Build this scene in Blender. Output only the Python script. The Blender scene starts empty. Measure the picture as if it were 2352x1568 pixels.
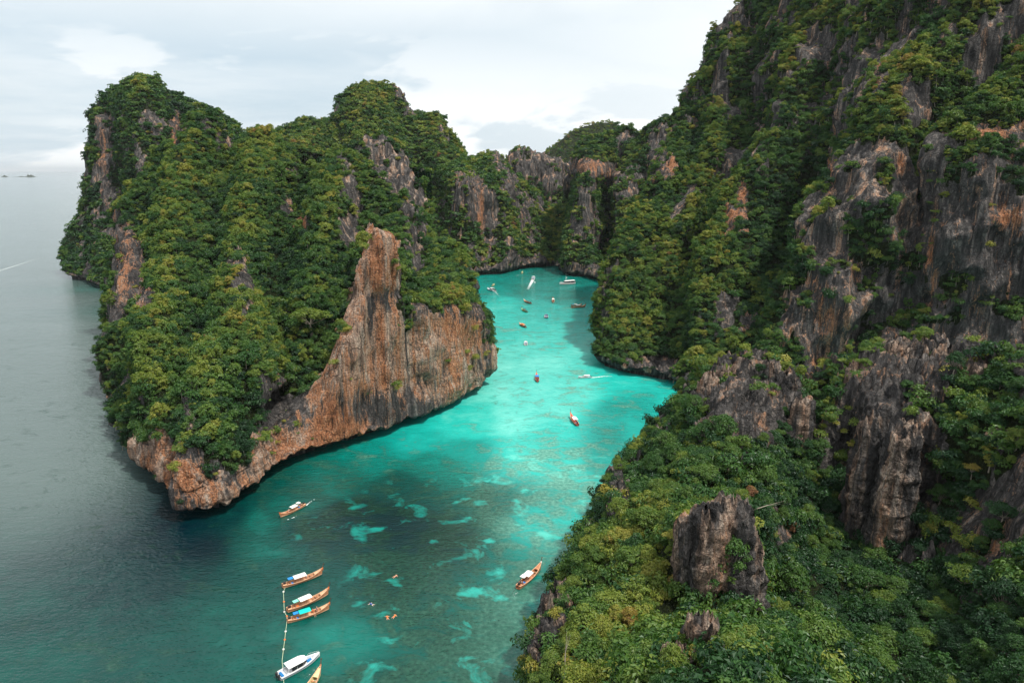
import bpy, math, random
import numpy as np
from mathutils import Vector, Matrix

random.seed(7)
RNG = np.random.default_rng(11)
S = bpy.context.scene
ROOT = S.collection

# ------------------------------------------------------------------ camera, sky, sun, exposure
CAM_H = 100.0
PITCH = math.atan(0.25)
cam_data = bpy.data.cameras.new("camera")
cam_data.lens = 24.0
cam_data.sensor_width = 36.0
cam_data.clip_start = 1.0
cam_data.clip_end = 120000.0
cam = bpy.data.objects.new("camera", cam_data)
cam.location = (0, 0, CAM_H)
cam.rotation_euler = (math.pi / 2 - PITCH, 0, 0)
ROOT.objects.link(cam)
S.camera = cam

SUN_ELEV = math.radians(62)
SUN_AZ = math.radians(118)     # measured from +Y (view direction) towards +X: the sun stands high on the right, a little behind
world = bpy.data.worlds.new("World")
S.world = world
world.use_nodes = True
nt = world.node_tree
nt.nodes.clear()


def N(nt, typ, **kw):
    n = nt.nodes.new(typ)
    for k, v in kw.items():
        if k.startswith("i_"):
            key = k[2:]
            key = int(key) if key.isdigit() else key
            n.inputs[key].default_value = v
        else:
            setattr(n, k, v)
    return n


def L(nt, a, b):
    nt.links.new(a, b)


def math_node(nt, op, a, b=None, clamp=False):
    n = nt.nodes.new("ShaderNodeMath")
    n.operation = op
    n.use_clamp = clamp
    for i, x in enumerate((a, b)):
        if x is None:
            continue
        if isinstance(x, (int, float)):
            n.inputs[i].default_value = x
        else:
            nt.links.new(x, n.inputs[i])
    return n.outputs[0]


def ramp(nt, fac, stops, interp="LINEAR"):
    n = nt.nodes.new("ShaderNodeValToRGB")
    n.color_ramp.interpolation = interp
    el = n.color_ramp.elements
    while len(el) > 1:
        el.remove(el[-1])
    el[0].position = stops[0][0]
    c = stops[0][1]
    el[0].color = (*c, 1) if len(c) == 3 else c
    for p, c in stops[1:]:
        e = el.new(p)
        e.color = (*c, 1) if len(c) == 3 else c
    nt.links.new(fac, n.inputs[0])
    return n.outputs[0]


def mixc(nt, fac, a, b, mode="MIX"):
    n = nt.nodes.new("ShaderNodeMix")
    n.data_type = "RGBA"
    n.blend_type = mode
    for k, x in ((0, fac), (6, a), (7, b)):
        if isinstance(x, (int, float)):
            n.inputs[k].default_value = x
        elif isinstance(x, tuple):
            n.inputs[k].default_value = (*x, 1) if len(x) == 3 else x
        else:
            nt.links.new(x, n.inputs[k])
    return n.outputs[2]


def maprange(nt, v, a, b, c, d):
    n = nt.nodes.new("ShaderNodeMapRange")
    nt.links.new(v, n.inputs[0])
    for i, x in enumerate((a, b, c, d)):
        n.inputs[i + 1].default_value = x
    return n.outputs[0]


sky = N(nt, "ShaderNodeTexSky", sky_type="NISHITA", sun_disc=False)
sky.sun_elevation = SUN_ELEV
sky.sun_rotation = SUN_AZ
sky.air_density = 1.0
sky.dust_density = 2.5
tc = N(nt, "ShaderNodeTexCoord")
sep = N(nt, "ShaderNodeSeparateXYZ")
L(nt, tc.outputs["Generated"], sep.inputs[0])
# thin overcast: cloud sheets laid out on a plane high above (direction divided by height)
zc = math_node(nt, "ADD", math_node(nt, "MAXIMUM", sep.outputs[2], 0.0), 0.055)
cx = math_node(nt, "DIVIDE", sep.outputs[0], zc)
cy = math_node(nt, "DIVIDE", sep.outputs[1], zc)
comb = N(nt, "ShaderNodeCombineXYZ")
L(nt, cx, comb.inputs[0]); L(nt, cy, comb.inputs[1])
warp = N(nt, "ShaderNodeTexNoise", i_Scale=0.42, i_Detail=4.0)
L(nt, comb.outputs[0], warp.inputs["Vector"])
vadd = N(nt, "ShaderNodeVectorMath", operation="MULTIPLY_ADD")
L(nt, warp.outputs["Color"], vadd.inputs[0]); vadd.inputs[1].default_value = (1.4, 1.4, 0); L(nt, comb.outputs[0], vadd.inputs[2])
cl = N(nt, "ShaderNodeTexNoise", i_Scale=0.42, i_Detail=8.0, i_Roughness=0.55)
L(nt, vadd.outputs[0], cl.inputs["Vector"])
# puffier cumulus tops low over the horizon, laid out by direction
low = N(nt, "ShaderNodeMapping")
low.inputs["Scale"].default_value = (3.4, 3.4, 9.5)
low.inputs["Location"].default_value = (0.35, 0.1, 0.4)
L(nt, tc.outputs["Generated"], low.inputs[0])
cl2 = N(nt, "ShaderNodeTexNoise", i_Scale=1.25, i_Detail=9.0, i_Roughness=0.52, i_Distortion=0.35)
L(nt, low.outputs[0], cl2.inputs["Vector"])
sheet = maprange(nt, cl.outputs[0], 0.36, 0.66, 0.0, 1.0)
puff = maprange(nt, cl2.outputs[0], 0.47, 0.55, 0.0, 1.0)
elev_low = maprange(nt, sep.outputs[2], 0.05, 0.24, 1.0, 0.0)
puffm = math_node(nt, "MULTIPLY", puff, elev_low)
cover = math_node(nt, "MAXIMUM", math_node(nt, "MULTIPLY", sheet, 0.55), puffm)
hi = maprange(nt, sep.outputs[2], 0.13, 0.27, 0.0, 1.0)          # solid bright overcast higher up
rt = maprange(nt, sep.outputs[0], -0.3, 0.4, 0.0, 0.85)          # and towards the right
cover = math_node(nt, "MAXIMUM", cover, math_node(nt, "MAXIMUM", hi, rt), clamp=True)
base_sky = mixc(nt, 0.86, sky.outputs[0], (5.9, 7.25, 8.2))        # veil of thin high cloud over the blue
cloud_col = ramp(nt, cl2.outputs[0], [(0.3, (0.74, 0.775, 0.785)), (0.62, (0.885, 0.895, 0.89))])
cloud_col = mixc(nt, 1.0, cloud_col, (11.9, 11.9, 11.9), "MULTIPLY")
skycol = mixc(nt, cover, base_sky, cloud_col)
bg = N(nt, "ShaderNodeBackground", i_Strength=0.1)
L(nt, skycol, bg.inputs[0])
wo = N(nt, "ShaderNodeOutputWorld")
L(nt, bg.outputs[0], wo.inputs[0])

sun_data = bpy.data.lights.new("sun", "SUN")
sun_data.energy = 4.2
sun_data.angle = math.radians(3)
sun_data.color = (1.0, 0.93, 0.82)
sun = bpy.data.objects.new("sun", sun_data)
sd = Vector((math.sin(SUN_AZ) * math.cos(SUN_ELEV), math.cos(SUN_AZ) * math.cos(SUN_ELEV), math.sin(SUN_ELEV)))
sun.rotation_euler = (-sd).to_track_quat("-Z", "Y").to_euler()
sun.location = (-300, -100, 500)
ROOT.objects.link(sun)

S.view_settings.view_transform = "Standard"
S.view_settings.look = "None"
S.view_settings.exposure = 0.15
S.view_settings.gamma = 1.0
S.view_settings.use_curve_mapping = False
S.cycles.max_bounces = 5
S.cycles.diffuse_bounces = 2
S.cycles.glossy_bounces = 2
S.cycles.transmission_bounces = 2
S.cycles.transparent_max_bounces = 6
S.cycles.use_denoising = True
S.cycles.volume_bounces = 0

# ------------------------------------------------------------------ camera geometry (a point of the place from a direction and a distance)
F_PX = 1568.0
CU, CV = 1176.0, 784.0
SP, CP = math.sin(PITCH), math.cos(PITCH)


def ray(u, v):
    x = (u - CU) / F_PX
    y = (CV - v) / F_PX
    return x, CP + y * SP, -SP + y * CP


def at_y(u, v, Y):
    dx, dy, dz = ray(u, v)
    t = Y / dy
    return np.array((dx * t, Y, CAM_H + dz * t))


def at_z(u, v, z=0.0):
    dx, dy, dz = ray(u, v)
    t = (z - CAM_H) / dz
    return np.array((dx * t, dy * t, z))


def project(P):
    x, y, z = P[..., 0], P[..., 1], P[..., 2] - CAM_H
    d = y * CP - z * SP
    d = np.where(np.abs(d) < 1e-3, 1e-3, d)
    up = y * SP + z * CP
    return CU + F_PX * x / d, CV - F_PX * up / d, d


# ------------------------------------------------------------------ noise
_T = np.random.default_rng(3).random((64, 64, 64)).astype(np.float32) * 2 - 1


def vnoise(p):
    p = np.asarray(p, dtype=np.float64)
    i = np.floor(p).astype(np.int64)
    f = (p - i).astype(np.float32)
    f = f * f * (3 - 2 * f)
    i &= 63
    j = (i + 1) & 63
    x0, y0, z0 = i[..., 0], i[..., 1], i[..., 2]
    x1, y1, z1 = j[..., 0], j[..., 1], j[..., 2]
    fx, fy, fz = f[..., 0], f[..., 1], f[..., 2]
    a = _T[x0, y0, z0] * (1 - fx) + _T[x1, y0, z0] * fx
    b = _T[x0, y1, z0] * (1 - fx) + _T[x1, y1, z0] * fx
    c = _T[x0, y0, z1] * (1 - fx) + _T[x1, y0, z1] * fx
    d = _T[x0, y1, z1] * (1 - fx) + _T[x1, y1, z1] * fx
    a = a * (1 - fy) + b * fy
    c = c * (1 - fy) + d * fy
    return a * (1 - fz) + c * fz


def fbm(p, octv=4, gain=0.5, lac=2.03, off=0.0):
    p = np.asarray(p, dtype=np.float64) + off
    s = 0.0
    a = 1.0
    t = 0.0
    for _ in range(octv):
        s = s + a * vnoise(p)
        t += a
        a *= gain
        p = p * lac + 17.3
    return s / t


def ridged(p, octv=3, off=0.0):
    p = np.asarray(p, dtype=np.float64) + off
    s = 0.0
    a = 1.0
    t = 0.0
    for _ in range(octv):
        s = s + a * (1 - 2 * np.abs(vnoise(p)))
        t += a
        a *= 0.5
        p = p * 2.1 + 9.1
    return s / t


def smooth(x, a, b):
    t = np.clip((x - a) / (b - a), 0, 1)
    return t * t * (3 - 2 * t)


def in_poly(u, v, poly):
    res = np.zeros(u.shape, bool)
    n = len(poly)
    for k in range(n):
        x0, y0 = poly[k]
        x1, y1 = poly[(k + 1) % n]
        if y0 == y1:
            continue
        c = ((y0 > v) != (y1 > v)) & (u < (x1 - x0) * (v - y0) / (y1 - y0) + x0)
        res ^= c
    return res


# ------------------------------------------------------------------ mesh helpers
def link(o, parent=None):
    ROOT.objects.link(o)
    if parent is not None:
        o.parent = parent
    return o


def tag(o, label=None, cat=None, group=None, kind=None):
    if label: o["label"] = label
    if cat: o["category"] = cat
    if group: o["group"] = group
    if kind: o["kind"] = kind
    return o


def mesh_from_np(name, V, Q, mats=(), smooth_shade=True, attrs=None):
    me = bpy.data.meshes.new(name)
    V = np.ascontiguousarray(V, dtype=np.float32)
    Q = np.ascontiguousarray(Q, dtype=np.int32)
    nv, nf, k = len(V), len(Q), Q.shape[1] if len(Q) else 4
    me.vertices.add(nv)
    me.vertices.foreach_set("co", V.ravel())
    if nf:
        me.loops.add(nf * k)
        me.loops.foreach_set("vertex_index", Q.ravel())
        me.polygons.add(nf)
        me.polygons.foreach_set("loop_start", np.arange(0, nf * k, k, dtype=np.int32))
        me.polygons.foreach_set("use_smooth", np.full(nf, smooth_shade))
    for an, (typ, arr) in (attrs or {}).items():
        a = me.attributes.new(an, typ, "POINT")
        a.data.foreach_set("value" if typ != "FLOAT_COLOR" else "color", np.ascontiguousarray(arr).ravel())
    for m in mats:
        me.materials.append(m)
    me.update(calc_edges=True)
    return me


def grid_quads(nr, nc):
    a = np.arange(nr * nc).reshape(nr, nc)
    return np.stack([a[:-1, :-1], a[:-1, 1:], a[1:, 1:], a[1:, :-1]], -1).reshape(-1, 4)


def pchip(x, Y, xq):
    """monotone cubic along axis 0"""
    x = np.asarray(x, float)
    h = np.diff(x)
    d = np.diff(Y, axis=0) / h.reshape(-1, *([1] * (Y.ndim - 1)))
    m = np.zeros_like(Y)
    s = d[:-1] * d[1:] > 0
    with np.errstate(divide="ignore", invalid="ignore"):
        hm = 2 * d[:-1] * d[1:] / (d[:-1] + d[1:])
    m[1:-1] = np.where(s, hm, 0.25 * (d[:-1] + d[1:]))
    m[0], m[-1] = d[0], d[-1]
    k = np.clip(np.searchsorted(x, xq, side="right") - 1, 0, len(x) - 2)
    t = (xq - x[k]) / h[k]
    sh = (-1, *([1] * (Y.ndim - 1)))
    t = t.reshape(sh)
    hk = h[k].reshape(sh)
    t2, t3 = t * t, t * t * t
    return (2 * t3 - 3 * t2 + 1) * Y[k] + (t3 - 2 * t2 + t) * hk * m[k] + (3 * t2 - 2 * t3) * Y[k + 1] + (t3 - t2) * hk * m[k + 1]


def resample_params(C, axis, res, cap):
    """C: control grid rows x cols x 3; fine parameters along the axis by world length"""
    d = np.linalg.norm(np.diff(C, axis=axis), axis=2)
    seg = d.max(axis=1 - axis) * 0.55 + d.mean(axis=1 - axis) * 0.45
    out = [0.0]
    cnt = [max(2, int(round(s / res))) for s in seg]
    tot = sum(cnt)
    if tot > cap:
        cnt = [max(2, int(c * cap / tot)) for c in cnt]
    for k, n in enumerate(cnt):
        out += list(k + np.arange(1, n + 1) / n)
    return np.array(out)


def loft_surface(C, res, cap_r=600, cap_c=900):
    C = np.asarray(C, float)
    pr = resample_params(C, 0, res, cap_r)
    pc = resample_params(C, 1, res, cap_c)
    A = pchip(np.arange(C.shape[0]), C, pr)
    A = np.swapaxes(A, 0, 1)
    A = pchip(np.arange(C.shape[1]), A, pc)
    return np.swapaxes(A, 0, 1), pr, pc


def grid_normals(G):
    du = np.gradient(G, axis=1)
    dv = np.gradient(G, axis=0)
    n = np.cross(du, dv)
    l = np.linalg.norm(n, axis=2, keepdims=True)
    n = n / np.maximum(l, 1e-9)
    return n
# ------------------------------------------------------------------ materials
def new_mat(name):
    m = bpy.data.materials.new(name)
    m.use_nodes = True
    t = m.node_tree
    t.nodes.clear()
    out = t.nodes.new("ShaderNodeOutputMaterial")
    return m, t, out


def simple_mat(name, col, rough=0.6, spec=0.3, var=0.12, scale=3.0, coat=0.0):
    m, t, out = new_mat(name)
    b = N(t, "ShaderNodeBsdfPrincipled", i_Roughness=rough)
    b.inputs["Specular IOR Level"].default_value = spec
    b.inputs["Coat Weight"].default_value = coat
    g = N(t, "ShaderNodeTexCoord")
    n = N(t, "ShaderNodeTexNoise", i_Scale=scale, i_Detail=4.0)
    L(t, g.outputs["Object"], n.inputs["Vector"])
    f = maprange(t, n.outputs[0], 0.3, 0.7, 1 - var, 1 + var)
    c = mixc(t, 1.0, tuple(col), (1, 1, 1), "MULTIPLY")
    mul = N(t, "ShaderNodeVectorMath", operation="SCALE")
    L(t, c, mul.inputs[0]); L(t, f, mul.inputs["Scale"])
    L(t, mul.outputs[0], b.inputs["Base Color"])
    L(t, b.outputs[0], out.inputs[0])
    return m


def rock_material():
    m, t, out = new_mat("limestone")
    geo = N(t, "ShaderNodeNewGeometry")
    def mp(sx, sy, sz):
        q = N(t, "ShaderNodeMapping")
        q.inputs["Scale"].default_value = (sx, sy, sz)
        L(t, geo.outputs["Position"], q.inputs[0])
        return q.outputs[0]
    def noise(vec, scale, detail=5.0, rough=0.55, dist=0.0):
        n = N(t, "ShaderNodeTexNoise", i_Scale=scale, i_Detail=detail, i_Roughness=rough, i_Distortion=dist)
        L(t, vec, n.inputs["Vector"])
        return n.outputs[0]
    streakv = mp(1, 1, 0.085)
    slow = noise(mp(1, 1, 0.5), 0.09, 4)
    streak = noise(streakv, 0.55, 6, 0.65, 0.3)
    streak2 = noise(mp(1, 1, 0.055), 1.9, 5, 0.72, 0.15)
    streak3 = noise(mp(1, 1, 0.05), 0.24, 5, 0.6, 0.4)
    grain = noise(mp(1, 1, 1), 1.6, 6, 0.7)
    strata = noise(mp(0.12, 0.12, 1), 0.9, 5, 0.65)
    org = N(t, "ShaderNodeAttribute", attribute_name="org").outputs["Fac"]
    pale = N(t, "ShaderNodeAttribute", attribute_name="pale").outputs["Fac"]
    veg = N(t, "ShaderNodeAttribute", attribute_name="veg").outputs["Fac"]
    grey = ramp(t, streak, [(0.32, (0.026, 0.027, 0.030)), (0.45, (0.068, 0.067, 0.070)), (0.55, (0.135, 0.128, 0.128)), (0.67, (0.31, 0.28, 0.265))])
    palec = ramp(t, streak, [(0.34, (0.075, 0.06, 0.055)), (0.41, (0.32, 0.22, 0.17)), (0.51, (0.54, 0.39, 0.30)), (0.63, (0.72, 0.59, 0.49))])
    orgc = ramp(t, streak2, [(0.34, (0.16, 0.07, 0.04)), (0.44, (0.44, 0.16, 0.07)), (0.54, (0.60, 0.27, 0.13)), (0.66, (0.66, 0.42, 0.29))])
    # where pale limestone shows, broken up by dark runs of lichen
    pf = math_node(t, "ADD", pale, maprange(t, streak3, 0.3, 0.7, -0.55, 0.55))
    pf = maprange(t, pf, 0.32, 0.62, 0.0, 1.0)
    c = mixc(t, pf, grey, palec)
    of = math_node(t, "ADD", org, maprange(t, math_node(t, "MULTIPLY", math_node(t, "ADD", streak2, streak3), 0.5), 0.38, 0.62, -0.75, 0.75))
    of = maprange(t, of, 0.38, 0.78, 0.0, 0.95)
    c = mixc(t, of, c, orgc)
    # black water stains running down
    dk = maprange(t, streak2, 0.34, 0.44, 0.75, 0.0)
    dk = math_node(t, "MULTIPLY", dk, maprange(t, slow, 0.42, 0.56, 0.25, 1.1))
    c = mixc(t, dk, c, (0.030, 0.030, 0.032))
    dk2 = math_node(t, "MULTIPLY", maprange(t, streak3, 0.36, 0.42, 0.65, 0.0), maprange(t, pale, 0.3, 0.8, 1.0, 0.25))
    c = mixc(t, dk2, c, (0.036, 0.036, 0.040))
    # joints between the beds and pits
    jn = maprange(t, strata, 0.36, 0.41, 0.35, 0.0)
    c = mixc(t, jn, c, (0.03, 0.028, 0.027))
    c = mixc(t, maprange(t, grain, 0.36, 0.54, 0.75, 0.0), c, (0.05, 0.046, 0.042))
    # fractures: thin open cracks between tall blocks, and finer ones
    cw = N(t, "ShaderNodeVectorMath", operation="MULTIPLY_ADD")
    wn = N(t, "ShaderNodeTexNoise", i_Scale=0.35, i_Detail=5.0)
    L(t, geo.outputs["Position"], wn.inputs["Vector"])
    L(t, wn.outputs["Color"], cw.inputs[0]); cw.inputs[1].default_value = (2.6, 2.6, 3.4); L(t, geo.outputs["Position"], cw.inputs[2])
    def cracks(scale, sz, width):
        q = N(t, "ShaderNodeMapping"); q.inputs["Scale"].default_value = (1, 1, sz)
        L(t, cw.outputs[0], q.inputs[0])
        vo = N(t, "ShaderNodeTexVoronoi", feature="DISTANCE_TO_EDGE", i_Scale=scale)
        L(t, q.outputs[0], vo.inputs["Vector"])
        return maprange(t, vo.outputs["Distance"], 0.0, width, 1.0, 0.0)
    ck = math_node(t, "MAXIMUM", cracks(0.30, 0.33, 0.045), math_node(t, "MULTIPLY", cracks(0.85, 0.5, 0.07), 0.6))
    ck = math_node(t, "MULTIPLY", ck, maprange(t, slow, 0.38, 0.6, 0.35, 1.0))
    c = mixc(t, math_node(t, "MULTIPLY", ck, 0.75), c, (0.020, 0.019, 0.019))
    # moss, creepers and leaf litter between the trees, darkened as painted shade
    under = ramp(t, grain, [(0.3, (0.006, 0.010, 0.004)), (0.5, (0.015, 0.024, 0.008)), (0.68, (0.042, 0.056, 0.015))])
    vf = math_node(t, "ADD", veg, maprange(t, streak, 0.3, 0.7, 0.3, -0.3))
    vf = maprange(t, vf, 0.45, 0.6, 0.0, 1.0)
    c = mixc(t, vf, c, under)
    b = N(t, "ShaderNodeBsdfPrincipled", i_Roughness=0.9)
    b.inputs["Specular IOR Level"].default_value = 0.15
    L(t, c, b.inputs["Base Color"])
    h = math_node(t, "ADD", math_node(t, "MULTIPLY", streak2, 0.55), math_node(t, "MULTIPLY", grain, 0.8))
    h = math_node(t, "ADD", h, math_node(t, "MULTIPLY", strata, 0.5))
    h = math_node(t, "ADD", h, math_node(t, "MULTIPLY", streak, 0.8))
    h = math_node(t, "SUBTRACT", h, math_node(t, "MULTIPLY", ck, 0.35))
    bp = N(t, "ShaderNodeBump", i_Strength=1.0, i_Distance=1.7)
    L(t, h, bp.inputs["Height"])
    L(t, bp.outputs[0], b.inputs["Normal"])
    L(t, b.outputs[0], out.inputs[0])
    return m


def leaf_material():
    m, t, out = new_mat("foliage")
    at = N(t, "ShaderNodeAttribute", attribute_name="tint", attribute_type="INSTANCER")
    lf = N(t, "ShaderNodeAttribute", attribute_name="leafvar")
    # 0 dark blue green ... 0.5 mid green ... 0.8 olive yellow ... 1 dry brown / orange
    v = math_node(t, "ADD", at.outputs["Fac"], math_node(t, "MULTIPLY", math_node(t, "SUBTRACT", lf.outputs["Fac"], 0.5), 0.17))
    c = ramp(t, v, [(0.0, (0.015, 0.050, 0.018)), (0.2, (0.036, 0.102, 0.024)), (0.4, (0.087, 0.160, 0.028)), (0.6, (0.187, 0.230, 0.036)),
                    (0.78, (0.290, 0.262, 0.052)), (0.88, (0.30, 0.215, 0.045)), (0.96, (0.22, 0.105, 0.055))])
    d = N(t, "ShaderNodeBsdfDiffuse")
    L(t, c, d.inputs[0])
    tr = N(t, "ShaderNodeBsdfTranslucent")
    c2 = mixc(t, 1.0, c, (0.95, 1.25, 0.45), "MULTIPLY")
    L(t, c2, tr.inputs[0])
    g = N(t, "ShaderNodeBsdfGlossy", i_Roughness=0.45)
    g.inputs[0].default_value = (0.9, 0.95, 1, 1)
    mx = N(t, "ShaderNodeMixShader", i_Fac=0.28)
    L(t, d.outputs[0], mx.inputs[1]); L(t, tr.outputs[0], mx.inputs[2])
    mx2 = N(t, "ShaderNodeMixShader", i_Fac=0.022)
    L(t, mx.outputs[0], mx2.inputs[1]); L(t, g.outputs[0], mx2.inputs[2])
    L(t, mx2.outputs[0], out.inputs[0])
    return m


def water_material():
    m, t, out = new_mat("sea_water")
    geo = N(t, "ShaderNodeNewGeometry")
    def noise(scale, detail=4.0, rough=0.55, dist=0.0, sc=(1, 1, 1), rot=0.0, out_=0):
        q = N(t, "ShaderNodeMapping")
        q.inputs["Scale"].default_value = sc
        q.inputs["Rotation"].default_value = (0, 0, rot)
        L(t, geo.outputs["Position"], q.inputs[0])
        n = N(t, "ShaderNodeTexNoise", i_Scale=scale, i_Detail=detail, i_Roughness=rough, i_Distortion=dist)
        L(t, q.outputs[0], n.inputs["Vector"])
        return n.outputs[out_]
    c = N(t, "ShaderNodeAttribute", attribute_name="clear").outputs["Fac"]
    rf = N(t, "ShaderNodeAttribute", attribute_name="reef").outputs["Fac"]
    big = noise(0.045, 6, 0.6, 0.5)
    mid = noise(0.13, 7, 0.62, 0.8, (1, 1.25, 1), 0.5)
    fine = noise(0.9, 4, 0.6)
    cc = math_node(t, "ADD", c, maprange(t, big, 0.3, 0.7, -0.05, 0.05))
    cc = math_node(t, "ADD", cc, maprange(t, mid, 0.3, 0.7, -0.05, 0.05))
    col = ramp(t, cc, [(0.0, (0.0005, 0.009, 0.016)), (0.15, (0.0008, 0.022, 0.024)), (0.32, (0.001, 0.055, 0.046)), (0.5, (0.0015, 0.130, 0.108)),
                       (0.66, (0.003, 0.250, 0.220)), (0.82, (0.012, 0.410, 0.360)), (1.0, (0.13, 0.56, 0.49))])
    op = N(t, "ShaderNodeAttribute", attribute_name="open").outputs["Fac"]
    col = mixc(t, op, col, (0.074, 0.112, 0.108))          # open sea: greyer, its sky sheen put into the base colour
    # coral: darker olive grey beds with clean sand showing bright between them
    reefcol = ramp(t, fine, [(0.3, (0.013, 0.054, 0.043)), (0.5, (0.028, 0.084, 0.066)), (0.7, (0.052, 0.125, 0.100))])
    reefcol = mixc(t, 1.0, reefcol, ramp(t, math_node(t, "ADD", c, 0.0), [(0.1, (0.10, 0.34, 0.28)), (0.35, (0.55, 0.85, 0.75)), (0.8, (3.2, 3.5, 3.5))]), "MULTIPLY")  # paler over clear water, with grey sky sheen put into the colour
    rmask = math_node(t, "ADD", rf, maprange(t, mid, 0.35, 0.65, 0.5, -0.5))
    rmask = math_node(t, "ADD", rmask, maprange(t, big, 0.35, 0.65, 0.28, -0.28))
    rmask = maprange(t, rmask, 0.30, 0.85, 0.0, 0.90)
    col = mixc(t, rmask, col, reefcol)
    sandn = noise(0.11, 5, 0.58, 0.4, (1, 1.1, 1), 0.9)
    sand = maprange(t, sandn, 0.575, 0.69, 0.0, 0.9)
    sand = math_node(t, "MULTIPLY", sand, maprange(t, rf, 0.3, 0.55, 0.0, 1.0))
    sandcol = ramp(t, c, [(0.15, (0.003, 0.22, 0.185)), (0.5, (0.03, 0.40, 0.34)), (0.8, (0.10, 0.54, 0.46))])
    col = mixc(t, sand, col, sandcol)
    b = N(t, "ShaderNodeBsdfPrincipled", i_Roughness=0.10, i_IOR=1.31)
    b.inputs["Specular IOR Level"].default_value = 0.5
    L(t, col, b.inputs["Base Color"])
    w1 = noise(0.55, 3, 0.6, 0.4, (0.5, 1.15, 1), -0.35)
    w2 = noise(0.13, 3, 0.5, 0.3, (0.55, 1.2, 1), -0.25)
    w3 = noise(1.5, 2, 0.5, 0.0, (0.6, 1.1, 1), 0.3)
    calm = noise(0.012, 4, 0.6, 0.8, (0.6, 1.6, 1))
    h = math_node(t, "ADD", math_node(t, "MULTIPLY", w1, 0.32), math_node(t, "MULTIPLY", w2, 0.30))
    h = math_node(t, "ADD", h, math_node(t, "MULTIPLY", w3, 0.20))
    h = math_node(t, "MULTIPLY", h, maprange(t, calm, 0.3, 0.7, 0.65, 1.25))
    bp = N(t, "ShaderNodeBump", i_Strength=1.0, i_Distance=1.0)
    L(t, h, bp.inputs["Height"])
    L(t, bp.outputs[0], b.inputs["Normal"])
    L(t, b.outputs[0], out.inputs[0])
    return m


def foam_material():
    m, t, out = new_mat("foam")
    geo = N(t, "ShaderNodeNewGeometry")
    n = N(t, "ShaderNodeTexNoise", i_Scale=1.3, i_Detail=6.0, i_Roughness=0.7)
    L(t, geo.outputs["Position"], n.inputs["Vector"])
    dens = N(t, "ShaderNodeAttribute", attribute_name="dens").outputs["Fac"]
    f = math_node(t, "ADD", dens, maprange(t, n.outputs[0], 0.3, 0.7, -0.5, 0.5))
    f = maprange(t, f, 0.35, 0.75, 0.0, 0.9)
    d = N(t, "ShaderNodeBsdfDiffuse"); d.inputs[0].default_value = (0.75, 0.82, 0.82, 1)
    tr = N(t, "ShaderNodeBsdfTransparent")
    mx = N(t, "ShaderNodeMixShader")
    L(t, f, mx.inputs[0]); L(t, tr.outputs[0], mx.inputs[1]); L(t, d.outputs[0], mx.inputs[2])
    L(t, mx.outputs[0], out.inputs[0])
    return m


M_ROCK = rock_material()
M_LEAF = leaf_material()
M_WATER = water_material()
M_FOAM = foam_material()
M_BARK = simple_mat("bark", (0.26, 0.23, 0.19), 0.9)
M_DEAD = simple_mat("bare_wood", (0.42, 0.36, 0.30), 0.9)
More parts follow.
